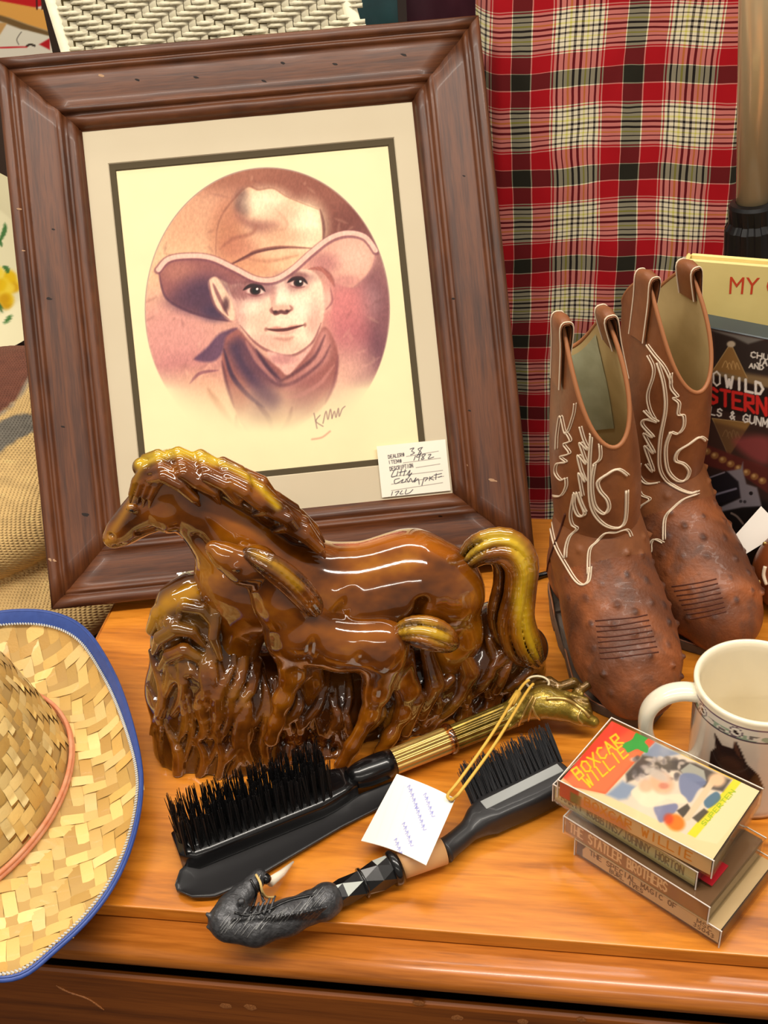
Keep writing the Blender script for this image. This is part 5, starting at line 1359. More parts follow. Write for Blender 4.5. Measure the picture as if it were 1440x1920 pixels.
def weave(name, to_pt, inside, cell, x0, x1, y0, y1, rot, seed, jit=.12):
    """twill of flat palm strips; each float spans two cells and dips under at its ends"""
    r_ = np.random.RandomState(seed); mb = MB(); c, s_ = math.cos(rot), math.sin(rot)
    cols = [(214, 176, 104), (224, 188, 114), (204, 164, 90), (228, 196, 128), (196, 154, 82)]
    for i in range(int((x1 - x0) / cell)):
        for j in range(int((y1 - y0) / cell)):
            k = (i + j) % 4 if (i // 6) % 2 == 0 else (-i + j + 11) % 4
            if k == 0: hx, hy, cx, cy = cell * 1.12, cell * .5, x0 + (i + 1) * cell, y0 + (j + .5) * cell
            elif k == 2: hx, hy, cx, cy = cell * .5, cell * 1.12, x0 + (i + .5) * cell, y0 + (j + 1) * cell
            else: continue
            rx, ry = cx * c - cy * s_, cx * s_ + cy * c
            if not inside(rx, ry): continue
            a = rot + (r_.rand() - .5) * jit; ca, sa = math.cos(a), math.sin(a); v = []; lift = .4 + .6 * r_.rand()
            long_x = hx > hy
            for gy in (-1, 0, 1):
                for gx in (-1, -.6, 0, .6, 1):
                    lx, ly = (gx * hx, gy * hy) if long_x else (gy * hx, gx * hy)
                    e = abs(gx); hgt = lift * (1 - .9 * e ** 3) + .25 * (1 - gy * gy) + (.25 if e < 1 else -.4)
                    v.append(to_pt(rx + lx * ca - ly * sa, ry + lx * sa + ly * ca, hgt))
            f = [(b * 5 + d, b * 5 + d + 1, b * 5 + d + 6, b * 5 + d + 5) for b in range(2) for d in range(4)]
            mb.add(v, f, np.array(cols[r_.randint(5)]) / 255. * (.92 + .16 * r_.rand()))
    o = mb.build(name, m_straw, hat, smooth=True, col=True); o['kind'] = 'stuff'; fix_normals_up(o); return o
def fix_normals_up(o):
    bm = bmesh.new(); bm.from_mesh(o.data)
    for f in bm.faces: f.normal_update()
    bad = [f for f in bm.faces if f.normal.z < 0]
    bmesh.ops.reverse_faces(bm, faces=bad); bm.to_mesh(o.data); bm.free()
def brim_to(x, y, hgt):
    t = math.atan2(y, x); r = math.hypot(x, y); r0 = crown_r(t); r1 = at_ring(Rb, t); q = min(max((r - r0) / (r1 - r0), -.05), 1.0)
    p = brim_pt(np.array(t), np.array(q)); return (HC[0] + x, HC[1] + y, p[2] + hgt)
def in_brim(x, y):
    t = math.atan2(y, x); r = math.hypot(x, y); return crown_r(t) - 2 < r < at_ring(Rb, t) - 7 and x > -90
weave('brim_weave', brim_to, in_brim, 8.6, -330, 330, -330, 330, .45, 4)
def crown_to(x, y, hgt):
    t = x / 92.0; q = y / 118.0; p = crown_pt(np.array(t), np.array(min(max(q, 0), 1)))
    n = norm(V(math.cos(t), math.sin(t), .35)); return tuple(p + n * hgt)
weave('crown_weave', crown_to, lambda x, y: -1.65 * 92 < x < 1.65 * 92 and 3 < y < 116, 8.2, -260, 260, -60, 260, .0, 6)
# binding: rolled edge plus the flat inner strip
edge = brim_pt(TA, np.ones(NA)); edge = np.concatenate([edge, edge[:2]])
MB().add(*tube(edge, 1.7, 10, False)).build('edge_binding', m_blue, hat, smooth=True)
wq = 1 - (1.8 + 6.5 * np.clip((np.sin(TA) - .1), 0, 1)) / np.maximum(Rb - crown_r(TA), 20)
S1 = brim_pt(TA, wq) + V(0, 0, 2.6); S2 = brim_pt(TA, np.ones(NA)) + V(0, 0, 2.2); SM = (S1 + S2) / 2 + V(0, 0, .8)
vv = np.stack([S1, SM, S2], 1).reshape(-1, 3)
bo_ = mesh('inner_binding', vv, closed_faces(NA, 3), m_blue, hat, True); fix_normals_up(bo_)
mb = MB()
for i in range(0, NA):
    for hh in (.15, .65):
        a = S1[i] * (1 - hh) + S1[(i + 1) % NA] * hh; b = S1[i] * (.7 - hh) + S1[(i + 1) % NA] * (hh + .3) if hh < .5 else S1[i] * max(0, .7 - hh) + S1[(i + 1) % NA] * min(1, hh + .3)
        inn = norm(HC - a) * 1.0; inn[2] = 0
        mb.add(*tube([a + V(0, 0, .6) + inn * 2.0, b + V(0, 0, .8)], .75, 5))
st_ = mb.build('binding_stitches', m_hstitch, hat, smooth=True); st_['kind'] = 'stuff'
cd = crown_pt(TA, np.full(NA, .0)) + V(0, 0, 2); cd[:, :2] = HC[:2] + (cd[:, :2] - HC[:2]) * 1.025; cd = np.concatenate([cd, cd[:2]])
MB().add(*tube(cd, 2.3, 8, False)).build('hat_cord', m_cord, hat, smooth=True)
MB().add(*tube(cd * 1.0 + V(0, 0, 3.4), 1.6, 8, False)).build('hat_cord', m_cord, hat, smooth=True)
# ------------------------------------------------------------------ brushes, shoehorn, paper tag
m_bk = mat('black_lacquer', (14, 13, 14), rough=.25, coat=.4)
m_bkm = mat('satin_black', (36, 35, 36), rough=.40, coat=.1)
m_bris = mat('black_bristle', (20, 19, 20), rough=.45)
m_brisg = mat('grey_black_bristle', (46, 46, 48), rough=.45)
m_goldm = mat('antique_gold_metal', (150, 124, 52), rough=.30, metal=.75, coat=.4, noise=(120, .7, (96, 78, 24)))
m_goldb = mat('bright_gold_metal', (206, 170, 96), rough=.28, metal=.7, coat=.3)
m_ring = mat('pale_ring', (214, 196, 160), rough=.3, metal=.3)
def sweep_section(path, sec, up=V(0, 0, 1)):
    """sec(i, n) -> list of (side, up) offsets; closed section swept along path"""
    P = np.asarray(path, float); n = len(P); T = np.gradient(P, axis=0); v = []; f = []
    for i in range(n):
        t = norm(T[i]); sd = norm(np.cross(t, up)); u_ = np.cross(sd, t); S_ = sec(i / (n - 1)); m = len(S_)
        v += [P[i] + sd * a + u_ * b for a, b in S_]
    for i in range(n - 1):
        for k in range(m): f.append((i * m + k, i * m + (k + 1) % m, (i + 1) * m + (k + 1) % m, (i + 1) * m + k))
    f.append(tuple(range(m))[::-1]); f.append(tuple((n - 1) * m + k for k in range(m)))
    return v, f
def rounded(w, h, n=20, p=.5):
    return [(w * np.sign(math.cos(t)) * abs(math.cos(t)) ** p, h * np.sign(math.sin(t)) * abs(math.sin(t)) ** p) for t in np.linspace(0, 2 * math.pi, n, endpoint=False)]
def tuft_mesh(h, r, lean, seed, nb=9):
    """one tuft: a bundle of stiff hairs in local mm, z up"""
    r_ = np.random.RandomState(seed); mb = MB()
    for k in range(nb):
        a = r_.rand() * 6.28; q = r * r_.rand() ** .5; b = V(q * math.cos(a) * .7, q * math.sin(a) * .7, 0); sp = 1.5
        tip = V(b[0] * 2.0 + lean[0] + (r_.rand() - .5) * sp, b[1] * 2.0 + lean[1] + (r_.rand() - .5) * sp, h * (.93 + .12 * r_.rand()))
        mb.add(*tube([b, (b + tip) / 2 + V(*(r_.rand(3) - .5)) * .4, tip], [.42, .38, .2], 4))
    me = bpy.data.meshes.new('bristle_tuft'); me.from_pydata([tuple(np.array(v) * MM) for v in mb.v], [], mb.f); me.update(); return me
def place_tufts(parent, meshes, material, spots, R):
    for m_ in meshes:
        if not m_.materials: m_.materials.append(material)
    org = origin_of(parent); q = Matrix(R).transposed().to_quaternion()
    for i, p in enumerate(spots):
        o = bpy.data.objects.new('bristle_tuft', meshes[i % len(meshes)]); o.parent = parent
        o.location = Vector((np.asarray(p) - org) * MM); o.rotation_mode = 'QUATERNION'; o.rotation_quaternion = q; COL.objects.link(o)
# shoehorn lying under the clothes brush
sA, sB = V(-243, 449, 0), V(-106, 549, 0); sd = norm(sB - sA); sn = V(-sd[1], sd[0], 0); sL = np.linalg.norm(sB - sA)
def horn_w(t): return np.interp(t, [0, .04, .12, .25, .45, .7, 1], [2, 12, 19, 20.5, 16, 10.5, 8])
tt = np.linspace(0, 1, 50); ww = np.linspace(-1, 1, 13); v1 = []
for t in tt:
    for w in ww:
        hw = horn_w(t); v1.append(sA + sd * (sL * t) + sn * hw * w + V(0, 0, 2.6 + 3.6 * w * w * np.interp(t, [0, .3, 1], [1, 1, .4]) + 1.5 * max(0, .1 - t) * 10))
v1 = np.array(v1); fA = grid_faces(50, 13)
bd = np.concatenate([np.arange(13), np.arange(1, 50) * 13 + 12, np.arange(11, -1, -1) + 49 * 13, np.arange(48, 0, -1) * 13])
horn = mesh('shoehorn', np.concatenate([v1, v1 - V(0, 0, 2.0)]), [tuple(f) for f in fA] + [tuple(f[::-1] + len(v1)) for f in fA] + [(int(a), int(b), int(b) + len(v1), int(a) + len(v1)) for a, b in zip(bd, np.roll(bd, -1))], m_bkm, None, True, root_at=(sA + sB) / 2)
fix_normals(horn); tag(horn, 'black shoehorn with a rounded spoon end lying under the gold-handled brush', 'shoehorn')
# clothes brush with fluted gold handle and horse-head pommel
bA, bB = V(-249, 477, 10), V(-138, 548, 10); bd_ = norm(bB - bA); bn = V(-bd_[1], bd_[0], 0)
gb = thing('clothes_brush', (bA + bB) / 2 - V(0, 0, 8), 'black bristled clothes brush with fluted gold handle ending in a bridled horse head', 'brush')
path = [bA - bd_ * 1 + (bB - bA) * t for t in np.linspace(0, 1, 14)]
def sec_bar(t):
    w = 17.5 * min(1, (t * 14 + .35) ** .4) * np.interp(t, [0, .8, 1], [1, .95, .62]); return rounded(w, 9 * np.interp(t, [0, .85, 1], [1, 1, .85]), 28, .45)
fix_normals(MB().add(*sweep_section(path, sec_bar)).build('brush_back', m_bk, gb, smooth=True))
spots = []
for r in range(6):
    for c in range(20):
        spots.append(bA + bd_ * (3 + c * 5.6 + (r % 2) * 1.5) + bn * (-13 + r * 5.4) + V(0, 0, 8.2))
tm = [tuft_mesh(30, 1.9, (rng.randn() * 1.2, rng.randn() * 1.2), 40 + k) for k in range(6)]
place_tufts(gb, tm, m_bris, spots, [tuple(bd_), tuple(bn), (0, 0, 1)])
hA_, hB_ = V(-141, 546, 13), V(-26, 619, 15); hd = norm(hB_ - hA_)
fer = [hA_ + (hB_ - hA_) * t for t in np.linspace(0, .26, 6)]
MB().add(*tube(fer, [7.5, 9.5, 10.6, 10.8, 10.6, 10.2], 24)).build('ferrule', m_bk, gb, smooth=True)
def fluted(a, b, r0, r1, nfl, depth, steps=14):
    v = []; f = []; P = [a + (b - a) * t for t in np.linspace(0, 1, steps)]; t_ = norm(b - a); s1 = norm(np.cross(t_, V(0, 0, 1))); u1 = np.cross(s1, t_); seg = nfl * 6
    for i, p in enumerate(P):
        for k in range(seg):
            a_ = 2 * math.pi * k / seg; r = (r0 + (r1 - r0) * i / (steps - 1)) - depth * (.5 + .5 * math.cos(a_ * nfl)); v.append(p + r * (math.cos(a_) * s1 + math.sin(a_) * u1))
    for i in range(steps - 1):
        for k in range(seg): f.append((i * seg + k, i * seg + (k + 1) % seg, (i + 1) * seg + (k + 1) % seg, (i + 1) * seg + k))
    return v, f
g1, g2, g3 = hA_ + (hB_ - hA_) * .24, hA_ + (hB_ - hA_) * .60, hB_ + hd * 4
fix_normals(MB().add(*fluted(g1, g2, 9.6, 10.0, 14, 1.2)).build('fluted_sleeve', m_goldb, gb, smooth=True))
fix_normals(MB().add(*fluted(g2, g3, 9.6, 10.6, 16, 1.1)).build('fluted_shaft', m_goldm, gb, smooth=True))
MB().add(*lathe([(8, -2.4), (11.6, -2.4), (12.2, 0), (11.6, 2.4), (8, 2.4)], g2, 32, ax=hd, e1=V(0, 0, 1))).build('collar_ring', clear_plastic('amber_ring', (226, 190, 150), .2, .1), gb, smooth=True)
# pommel: horse head turned to the right
ph = SDF((-60, 570, -2), (60, 665, 62), .9)
W3 = lambda *p: [(*onz(x, y, z), r) for x, y, z, r in p]
ph.chain(W3((950, 1345, 15, 9.5), (990, 1318, 22, 11.5), (1022, 1312, 26, 12)), 5)
ph.chain(W3((1015, 1318, 25, 12), (1050, 1325, 24, 9.5), (1085, 1342, 20, 6.2), (1112, 1354, 16, 4.6)), 5)
ph.ell(onz(1035, 1330, 26), (8, 6, 8), 2)
for a in (((1000, 1290, 30, 4), (1030, 1278, 33, 4), (1052, 1286, 32, 2)), ((1045, 1290, 30, 4), (1075, 1280, 32, 4), (1095, 1292, 28, 2)), ((1080, 1300, 26, 3.6), (1102, 1284, 30, 3.2), (1110, 1272, 32, 1.4)), ((1010, 1302, 33, 3), (1060, 1302, 31, 3), (1100, 1312, 26, 2)), ((1070, 1312, 27, 3), (1100, 1322, 24, 3), (1108, 1336, 20, 1.6)),
          ((975, 1296, 26, 4), (998, 1280, 30, 4.5), (1020, 1272, 32, 2))):
    ph.chain(W3(*a), .8)
for k in range(7): ph.ell(onz(1012 + k * 13, 1300 + .05 * k * k, 35 - k * 1.4), (2.1, 2.1, 2.1), .5)
for k in range(9):
    ph.cone(onz(955 + k * 6, 1365 - k * 8, 14), onz(972 + k * 6, 1352 - k * 8, 22), 1.1, .8, .8)
P, F = ph.surface(); ptp = Paint(proj(P)[None], (150, 126, 48))
ptp.C[0] *= (.75 + .5 * fbm(P[:, 0] / 4 + 60, P[:, 1] / 4 + P[:, 2] / 5 + 60, 6))[:, None]
ptp.line([(975, 1290), (1010, 1274), (1060, 1282), (1105, 1285)], (84, 56, 18), 26, 9, .85); ptp.line([(1070, 1310), (1105, 1318), (1108, 1334)], (90, 62, 20), 12, 5, .7)
head_o = mesh('horse_head_pommel', P, F, mat('ornate_gold_metal', (255, 255, 255), rough=.32, metal=.6, coat=.4, attr=True, bump=(500, .5)), gb, True, colors=ptp.C[0])
bvp = [bvh_of(head_o)]
mb = MB()
for pts, r in (([(998, 1322), (1005, 1340), (1018, 1352), (1040, 1362), (1052, 1384)], 1.0), ([(1000, 1305), (978, 1345), (962, 1385)], 1.0), ([(1004, 1310), (990, 1350), (984, 1390)], 1.0), ([(1024, 1310), (1060, 1312), (1090, 1330), (1104, 1344)], 1.5), ([(1090, 1330), (1084, 1345), (1092, 1356)], .8)):
    q = on_surface(bvp, pts, 24, .5)
    if len(q) > 3: MB().add(*tube(q, r, 6)).build('bridle_rope', m_goldb, head_o, smooth=True)
rc = onz(1008, 1280, 37)
rpts = [rc + V(8.5 * math.cos(t), 5.5 * math.sin(t), 1.5 * math.sin(t)) for t in np.linspace(0, 2 * math.pi, 30)]
MB().add(*tube(rpts, 1.0, 6, False)).build('ring', m_ring, gb, smooth=True)
# second brush: black horse-head handle, harlequin grip
m_harw = mat('harlequin_pale_inlay', (176, 180, 172), rough=.3)
m_tanr = mat('tan_wood_ring', (206, 156, 104), rough=.4)
hb = thing('shoe_brush', onz(745, 1640, 0), 'black brush with dark horse-head handle and black and white diamond grip', 'brush')
m_pew = mat('dark_pewter', (84, 84, 86), rough=.36, metal=.55, noise=(300, .6, (40, 40, 42)), bump=(420, .6))
hs = SDF((-235, 395, -1), (-120, 490, 46), .9)
hs.chain(W3((612, 1688, 10, 8.6), (585, 1700, 10, 10), (540, 1720, 11, 11), (480, 1738, 12, 11.6), (430, 1734, 13, 11)), 4)
hs.chain(W3((422, 1726, 14, 11), (436, 1704, 16, 10.2), (454, 1680, 18, 8), (474, 1658, 21, 5.8), (486, 1645, 22, 5.6)), 2)
hs.chain(W3((612, 1688, 12, 11.5), (604, 1694, 12, 11.5)), 1)
hs.cone(onz(402, 1722, 18), onz(388, 1714, 22), 3.2, 1.2, 1.5); hs.cone(onz(404, 1738, 14), onz(390, 1738, 15), 3.2, 1.2, 1.5)
for k in range(20):
    t = k / 19.; x = 420 + 170 * t
    hs.cone(onz(x, 1748 - 22 * t * t - 8, 14), onz(x + 22, 1722 - 22 * t * t, 26), 1.3, .9, .7)
for k in range(6): hs.cone(onz(455 + k * 10, 1716 - k * 1, 25), onz(466 + k * 10, 1690 - k * 4 + 10, 27), 1.1, .8, .7)
hs.cone(onz(470, 1708, 26), onz(492, 1690, 24), 1.4, 1.2, 1, sub=True)
hs.ell(onz(452, 1690, 27), (2.6, 2.4, 2.2), .6)
hs.cut_below(.4)
P, F = hs.surface(); hh = mesh('horse_head_handle', P, F, m_pew, hb, True)
bvh_ = [bvh_of(hh)]; mb = MB()
for pts in ([(470, 1650), (480, 1672), (476, 1694), (470, 1712)], [(440, 1712), (465, 1716), (500, 1708), (540, 1690), (590, 1678)], [(488, 1640), (486, 1660), (494, 1690)]):
    q = on_surface(bvh_, pts, 20, .3)
    if len(q) > 3: MB().add(*tube(q, .9, 5)).build('bridle_strap', m_bk, hh, smooth=True)
mb = MB()
for k in range(46):
    t = k / 45.; x = 408 + 190 * t + rng.randn() * 3; y = 1752 - 60 * t * t + rng.randn() * 7 - 6; L_h = 14 + 10 * rng.rand()
    q = on_surface(bvh_, [(x, y), (x + L_h * .35, y - L_h * .5), (x + L_h * .8, y - L_h)], 8, .1)
    if len(q) > 3: mb.add(*tube(q, .45, 4))
mh = mb.build('mane_hair', mat('grey_pewter_hair', (120, 120, 120), rough=.35, metal=.5), hh, smooth=True); mh['kind'] = 'stuff'
cp = [onz(x, y, z) for x, y, z in ((480, 1640, 28), (488, 1655, 28), (492, 1672, 22), (500, 1682, 12), (515, 1682, 6))]
MB().add(*tube(smooth_path(cp, 16), .9, 6)).build('rein_cord', mat('cream_cord', (206, 176, 112), rough=.7), hb, smooth=True)
MB().add(*lathe([(.1, -3.6), (2.6, -2.6), (3.6, 0), (2.6, 2.6), (.1, 3.6)], onz(499, 1648, 22), 14)).build('bridle_knob', m_bk, hb, smooth=True)
MB().add(*tube([onz(506, 1654, 12), onz(528, 1638, 7), onz(550, 1616, 4)], [3.4, 2.6, .7], 10)).build('cream_taper', mat('pale_cream', (226, 212, 190), rough=.4), hb, smooth=True)  # pale tapered piece beside the muzzle
# harlequin grip: diamond facets
gA, gB = onz(612, 1688, 11), onz(742, 1626, 12); gd = norm(gB - gA); gs = norm(np.cross(gd, V(0, 0, 1))); gu = np.cross(gs, gd); nfac, nrow = 6, 4
gl = np.linalg.norm(gB - gA)
def grip_pt(i, k):
    t = i / nrow; r = (8.4 + 2.6 * t) * (1.0 if i % 2 else .93); a = 2 * math.pi * (k + (.5 if i % 2 else 0)) / nfac
    return gA + gd * gl * t + r * (math.cos(a) * gs + math.sin(a) * gu)
mbk, mwh = MB(), MB()
for i in range(nrow):
    for k in range(nfac):
        a, b, c = grip_pt(i, k), grip_pt(i, k + 1), grip_pt(i + 1, k if i % 2 == 0 else k + 1)
        d = grip_pt(i + 1, k + 1 if i % 2 == 0 else k + 2)
        pale = (k + i) % 3 == 1
        if pale: MB().add([a, b, c], [(0, 1, 2)]).build('pale_diamond', m_harw, hb)
        else: mbk.add([a, b, c], [(0, 1, 2)])
        mbk.add([b, d, c], [(0, 1, 2)])
fix_normals(mbk.build('grip', m_bk, hb))
MB().add(*tube([gA - gd * 2, gB], 7.4, 16)).build('grip_core', m_bk, hb)
MB().add(*lathe([(7, -3), (11.4, -3), (12.4, 0), (11.4, 3), (7, 3)], gB - gd * 1, 28, ax=gd, e1=gu)).build('grip_ring', m_bk, hb, smooth=True)
MB().add(*lathe([(7, -.8), (10.2, -.8), (10.2, .8), (7, .8)], gA + gd * gl * .52, 28, ax=gd, e1=gu)).build('grip_band', m_bk, hb, smooth=True)
tA, tB = gB, onz(832, 1596, 12)
MB().add(*tube([tA, (tA + tB) / 2, tB], [9.2, 9.0, 8.8], 28)).build('tan_ring', m_tanr, hb, smooth=True)
nk = [tB, onz(860, 1574, 12), onz(885, 1552, 12), onz(905, 1535, 12), onz(935, 1520, 12), onz(990, 1496, 12), onz(1040, 1470, 12), onz(1062, 1457, 12)]
nkp = smooth_path(nk, 40)
def sec_b2(t):
    w = np.interp(t, [0, .08, .25, .36, .5, .95, 1], [8.8, 7.6, 7.4, 10, 12, 12, 8]); h = np.interp(t, [0, .08, .25, .36, .5, 1], [8.8, 7.6, 7.2, 9.5, 10.5, 10.5]); return rounded(w, h, 24, np.interp(t, [0, .2, .5, 1], [1, .95, .42, .42]))
fix_normals(MB().add(*sweep_section(nkp, sec_b2)).build('brush_back', m_bkm, hb, smooth=True))
m_gloss = mat('grey_gloss_paint', (150, 152, 150), rough=.35)  # pale grey stands for the gloss highlight along the black brush back
kd = norm(nk[-1] - nk[3]); kn = V(-kd[1], kd[0], 0)
MB().add(*frame_box(nk[3] + kd * 2 - kn * 2 + V(0, 0, 10.2), kd * (np.linalg.norm(nk[-1] - nk[3]) - 6), kn * 8, V(0, 0, .7), .3)).build('gloss_strip', m_gloss, hb)
spots = []
for r in range(3):
    for c in range(19):
        spots.append(nk[3] + kd * (1 + c * 4.0) + kn * 9 + V(0, 0, -5 + r * 5.5))
upb = norm(kn * .72 + V(0, 0, .70))
tm2 = [tuft_mesh(29, 1.8, (rng.randn() * 1.5, rng.randn() * 1.0), 70 + k) for k in range(6)]
place_tufts(hb, tm2, m_brisg, spots, [tuple(kd), tuple(np.cross(upb, kd)), tuple(upb)])
# paper tag on a yellow cord
TQ = [onz(744, 1451, 31), onz(854, 1497, 37), onz(799, 1622, 30), onz(677, 1576, 12)]     # tl, tr, br, bl
ptag = thing('paper_tag', onz(770, 1540, 12), 'white paper tag with faint blue writing, tied by yellow cord to the gold-handled brush', 'price tag')
nu = nv = 100; u = np.linspace(0, 1, nu)[:, None, None]; v = np.linspace(0, 1, nv)[None, :, None]
G = TQ[3] * (1 - u) * (1 - v) + TQ[2] * u * (1 - v) + TQ[1] * u * v + TQ[0] * (1 - u) * v
G[..., 2] += 1.5 * np.sin(math.pi * u[..., 0]) * v[..., 0] + 3 * np.sin(math.pi * u[..., 0]) * (1 - v[..., 0])
pt = Paint(proj(G), (244, 238, 226))
for k, (x, y) in enumerate([(770, 1490), (800, 1505), (784, 1530), (760, 1560), (745, 1590)]):
    for j in range(5):
        a, b = x - 6 + j * 9 * .35, y - 14 + j * 9
        pt.line([(a, b), (a + 5, b - 4), (a + 3, b + 4), (a + 9, b + 3)], (96, 104, 190), 1.5, .8, .8)
for k in range(5):
    pt.line([(742 + k * 16, 1466 + k * 7), (706 + k * 17, 1570 + k * 9)], (206, 200, 206), 1.0, .8, .5)
Gf = G.reshape(-1, 3); tf = grid_faces(nu, nv)
card_t = mesh('card', np.concatenate([Gf, Gf - V(0, 0, .5)]), np.concatenate([tf, tf[:, ::-1] + len(Gf)]), m_paper, ptag, True, colors=np.concatenate([pt.C.reshape(-1, 3)] * 2))
m_ystr = mat('yellow_cord', (214, 170, 70), rough=.6)
cr1 = smooth_path([onz(992, 1275, 41), onz(975, 1292, 42), onz(920, 1380, 49), onz(862, 1462, 46), onz(840, 1490, 41), onz(845, 1500, 38)], 40)
cr2 = smooth_path([onz(1000, 1282, 41), onz(985, 1302, 42), onz(930, 1392, 49), onz(868, 1478, 46), onz(852, 1496, 41), onz(845, 1500, 38)], 40)
for q in (cr1, cr2): MB().add(*tube(q, 1.15, 7)).build('cord', m_ystr, ptag, smooth=True)
MB().add(*tube([onz(972, 1298, 42), onz(958, 1320, 41)], 2.6, 10)).build('cord_crimp', m_ystr, ptag, smooth=True)
MB().add(*lathe([(1.2, -.2), (2.0, .2), (1.2, .6)], onz(846, 1500, 37.6), 14)).build('eyelet', m_bk, ptag)

# ------------------------------------------------------------------ cassettes
m_clear = clear_plastic('clear_case_plastic', (250, 246, 236), .05, .06)
m_tray = mat('dark_cassette_tray', (34, 30, 30), rough=.35)
m_traycl = mat('smoky_tray', (120, 100, 84), rough=.3)
m_card = mat('printed_card', (255, 255, 255), rough=.5, attr=True)
m_red = mat('red_label', (170, 16, 30), rough=.4)
m_edgew = mat('case_edge_white', (216, 204, 192), rough=.3)
def cassette(label, pl, pr, z0, spine_paint, spine_base, top_paint, top_base, end_mat, hgt=16.4, open_tray=False, topres=(230, 150)):
    a = onz(pl[0], pl[1], z0); b = onz(pr[0], pr[1], z0)
    Ld = norm(b - a); Ld[2] = 0; Ld = norm(Ld); Sd = V(-Ld[1], Ld[0], 0); Lc, Wc = 109.0, 69.5
    mid = (a + b) / 2; a = V(mid[0], mid[1], z0) - Ld * Lc / 2
    c = thing('cassette', a + Ld * Lc / 2 + Sd * Wc / 2, label, 'cassette', 'stack of music cassettes')
    g = .9
    fix_normals(MB().add(*frame_box(a + Ld * 1.4 + Sd * 2.2 + V(0, 0, 1.4), Ld * (Lc - 2.8), Sd * (Wc - 3.4), V(0, 0, hgt - 3.2), .8)).build('tray', end_mat, c))
    # card: spine and front
    print_sheet('spine_card', a + Ld * 1.6 + Sd * .9 + V(0, 0, 1.6), Ld, V(0, 0, 1), Lc - 3.2, hgt - 3.0, 240, 40, spine_paint, m_card, c, spine_base)
    print_sheet('front_card', a + Ld * 1.6 + Sd * .9 + V(0, 0, hgt - 1.3), Ld, Sd, Lc - 3.2, Wc - 3, topres[0], topres[1], top_paint, m_card, c, top_base)
    # clear shell: top sheet, spine wall and two ends
    sh = MB()
    sh.add(*frame_box(a + V(0, 0, hgt - .9), Ld * Lc, Sd * Wc, V(0, 0, .9), .3))
    sh.add(*frame_box(a, Ld * Lc, Sd * .8, V(0, 0, hgt - .95), .2))
    for q in (0, Lc - .8): sh.add(*frame_box(a + Ld * q + Sd * .85, Ld * .8, Sd * (Wc - .9), V(0, 0, hgt - .95), .2))
    sh.add(*frame_box(a + Ld * .85 + Sd * .85, Ld * (Lc - 1.7), Sd * (Wc - .9), V(0, 0, .8), .2))
    sh.build('clear_case', m_clear, c)
    # pale moulded edges that catch the light
    e = MB()
    for q in (0, Wc - .7): e.add(*frame_box(a + Sd * q + V(0, 0, hgt - .5), Ld * Lc, Sd * .7, V(0, 0, .65)))
    e.add(*frame_box(a + Sd * .7 + V(0, 0, hgt - .5), Ld * .7, Sd * (Wc - 1.4), V(0, 0, .65)))
    for q in (0, Lc - .7): e.add(*frame_box(a + Ld * q - Sd * .1, Ld * .7, Sd * .7, V(0, 0, hgt)))
    e.build('case_edge', m_edgew, c)
    return c, a, Ld, Sd
def spine_text(txt, color, u0, u1, v0, v1, w, hgt=16.4):
    def f(p):
        U_ = p.UV
        q = Paint(np.stack([U_[..., 0], U_[..., 1]], -1), (0, 0, 0)); q.C = p.C
        for (t_, a, b, c0, c1) in txt: q.text(t_, [(a, c0), (b, c0), (b, c1), (a, c1)], color, w, .25)
        p.C = q.C
    return f
none = lambda p: None
def p_burl(p):
    q = Paint(p.UV, (0, 0, 0)); q.C = p.C
    q.poly([(-5, -2), (5, -2), (4.5, 8), (8, 14.5), (-5, 15)], (60, 44, 38), .4, 1, False); q.poly([(-5, -3), (115, -3), (115, 1.2), (-5, 1.2)], (66, 50, 44), .4, 1, False)
    q.text('THE SPECIAL MAGIC OF', [(10, 7.4), (76, 7.4), (76, 12), (10, 12)], (60, 44, 38), .75, .25); q.text('BURL IVES', [(26, 2.6), (52, 2.6), (52, 6.2), (26, 6.2)], (60, 44, 38), .7, .25)
    q.text('MSC', [(90, 7.6), (101, 7.6), (101, 11.6), (90, 11.6)], (50, 40, 36), .6, .25); q.text('35043', [(88, 2.8), (103, 2.8), (103, 6.4), (88, 6.4)], (50, 40, 36), .55, .25); p.C = q.C
def p_statler(p):
    q = Paint(p.UV, (0, 0, 0)); q.C = p.C
    q.text('THE STATLER BROTHERS', [(3, 2.6), (78, 2.6), (78, 11.6), (3, 11.6)], (232, 204, 172), 1.25, .3); p.C = q.C
def p_marty(p):
    q = Paint(p.UV, (0, 0, 0)); q.C = p.C
    q.poly([(-2, -2), (110, -2), (110, 2), (-2, 2)], (150, 140, 110), .6, .8, False)
    q.text('MARTY ROBBINS/JOHNNY HORTON', [(5, 4), (98, 4), (98, 11), (5, 11)], (58, 66, 44), .9, .3); p.C = q.C
def p_boxspine(p):
    q = Paint(p.UV, (0, 0, 0)); q.C = p.C
    q.poly([(-2, -2), (14, -2), (14, 16), (-2, 16)], (196, 48, 38), 1, 1, False); q.poly([(8, 0), (16, 0), (16, 9), (8, 9)], (70, 110, 60), 1, .9, False); q.poly([(14, -2), (50, -2), (50, 8), (14, 8)], (214, 110, 70), 3, .6, False)
    q.text('BOXCAR WILLIE', [(18, 3.4), (94, 3.4), (94, 10.6), (18, 10.6)], (222, 140, 40), 1.1, .3); p.C = q.C
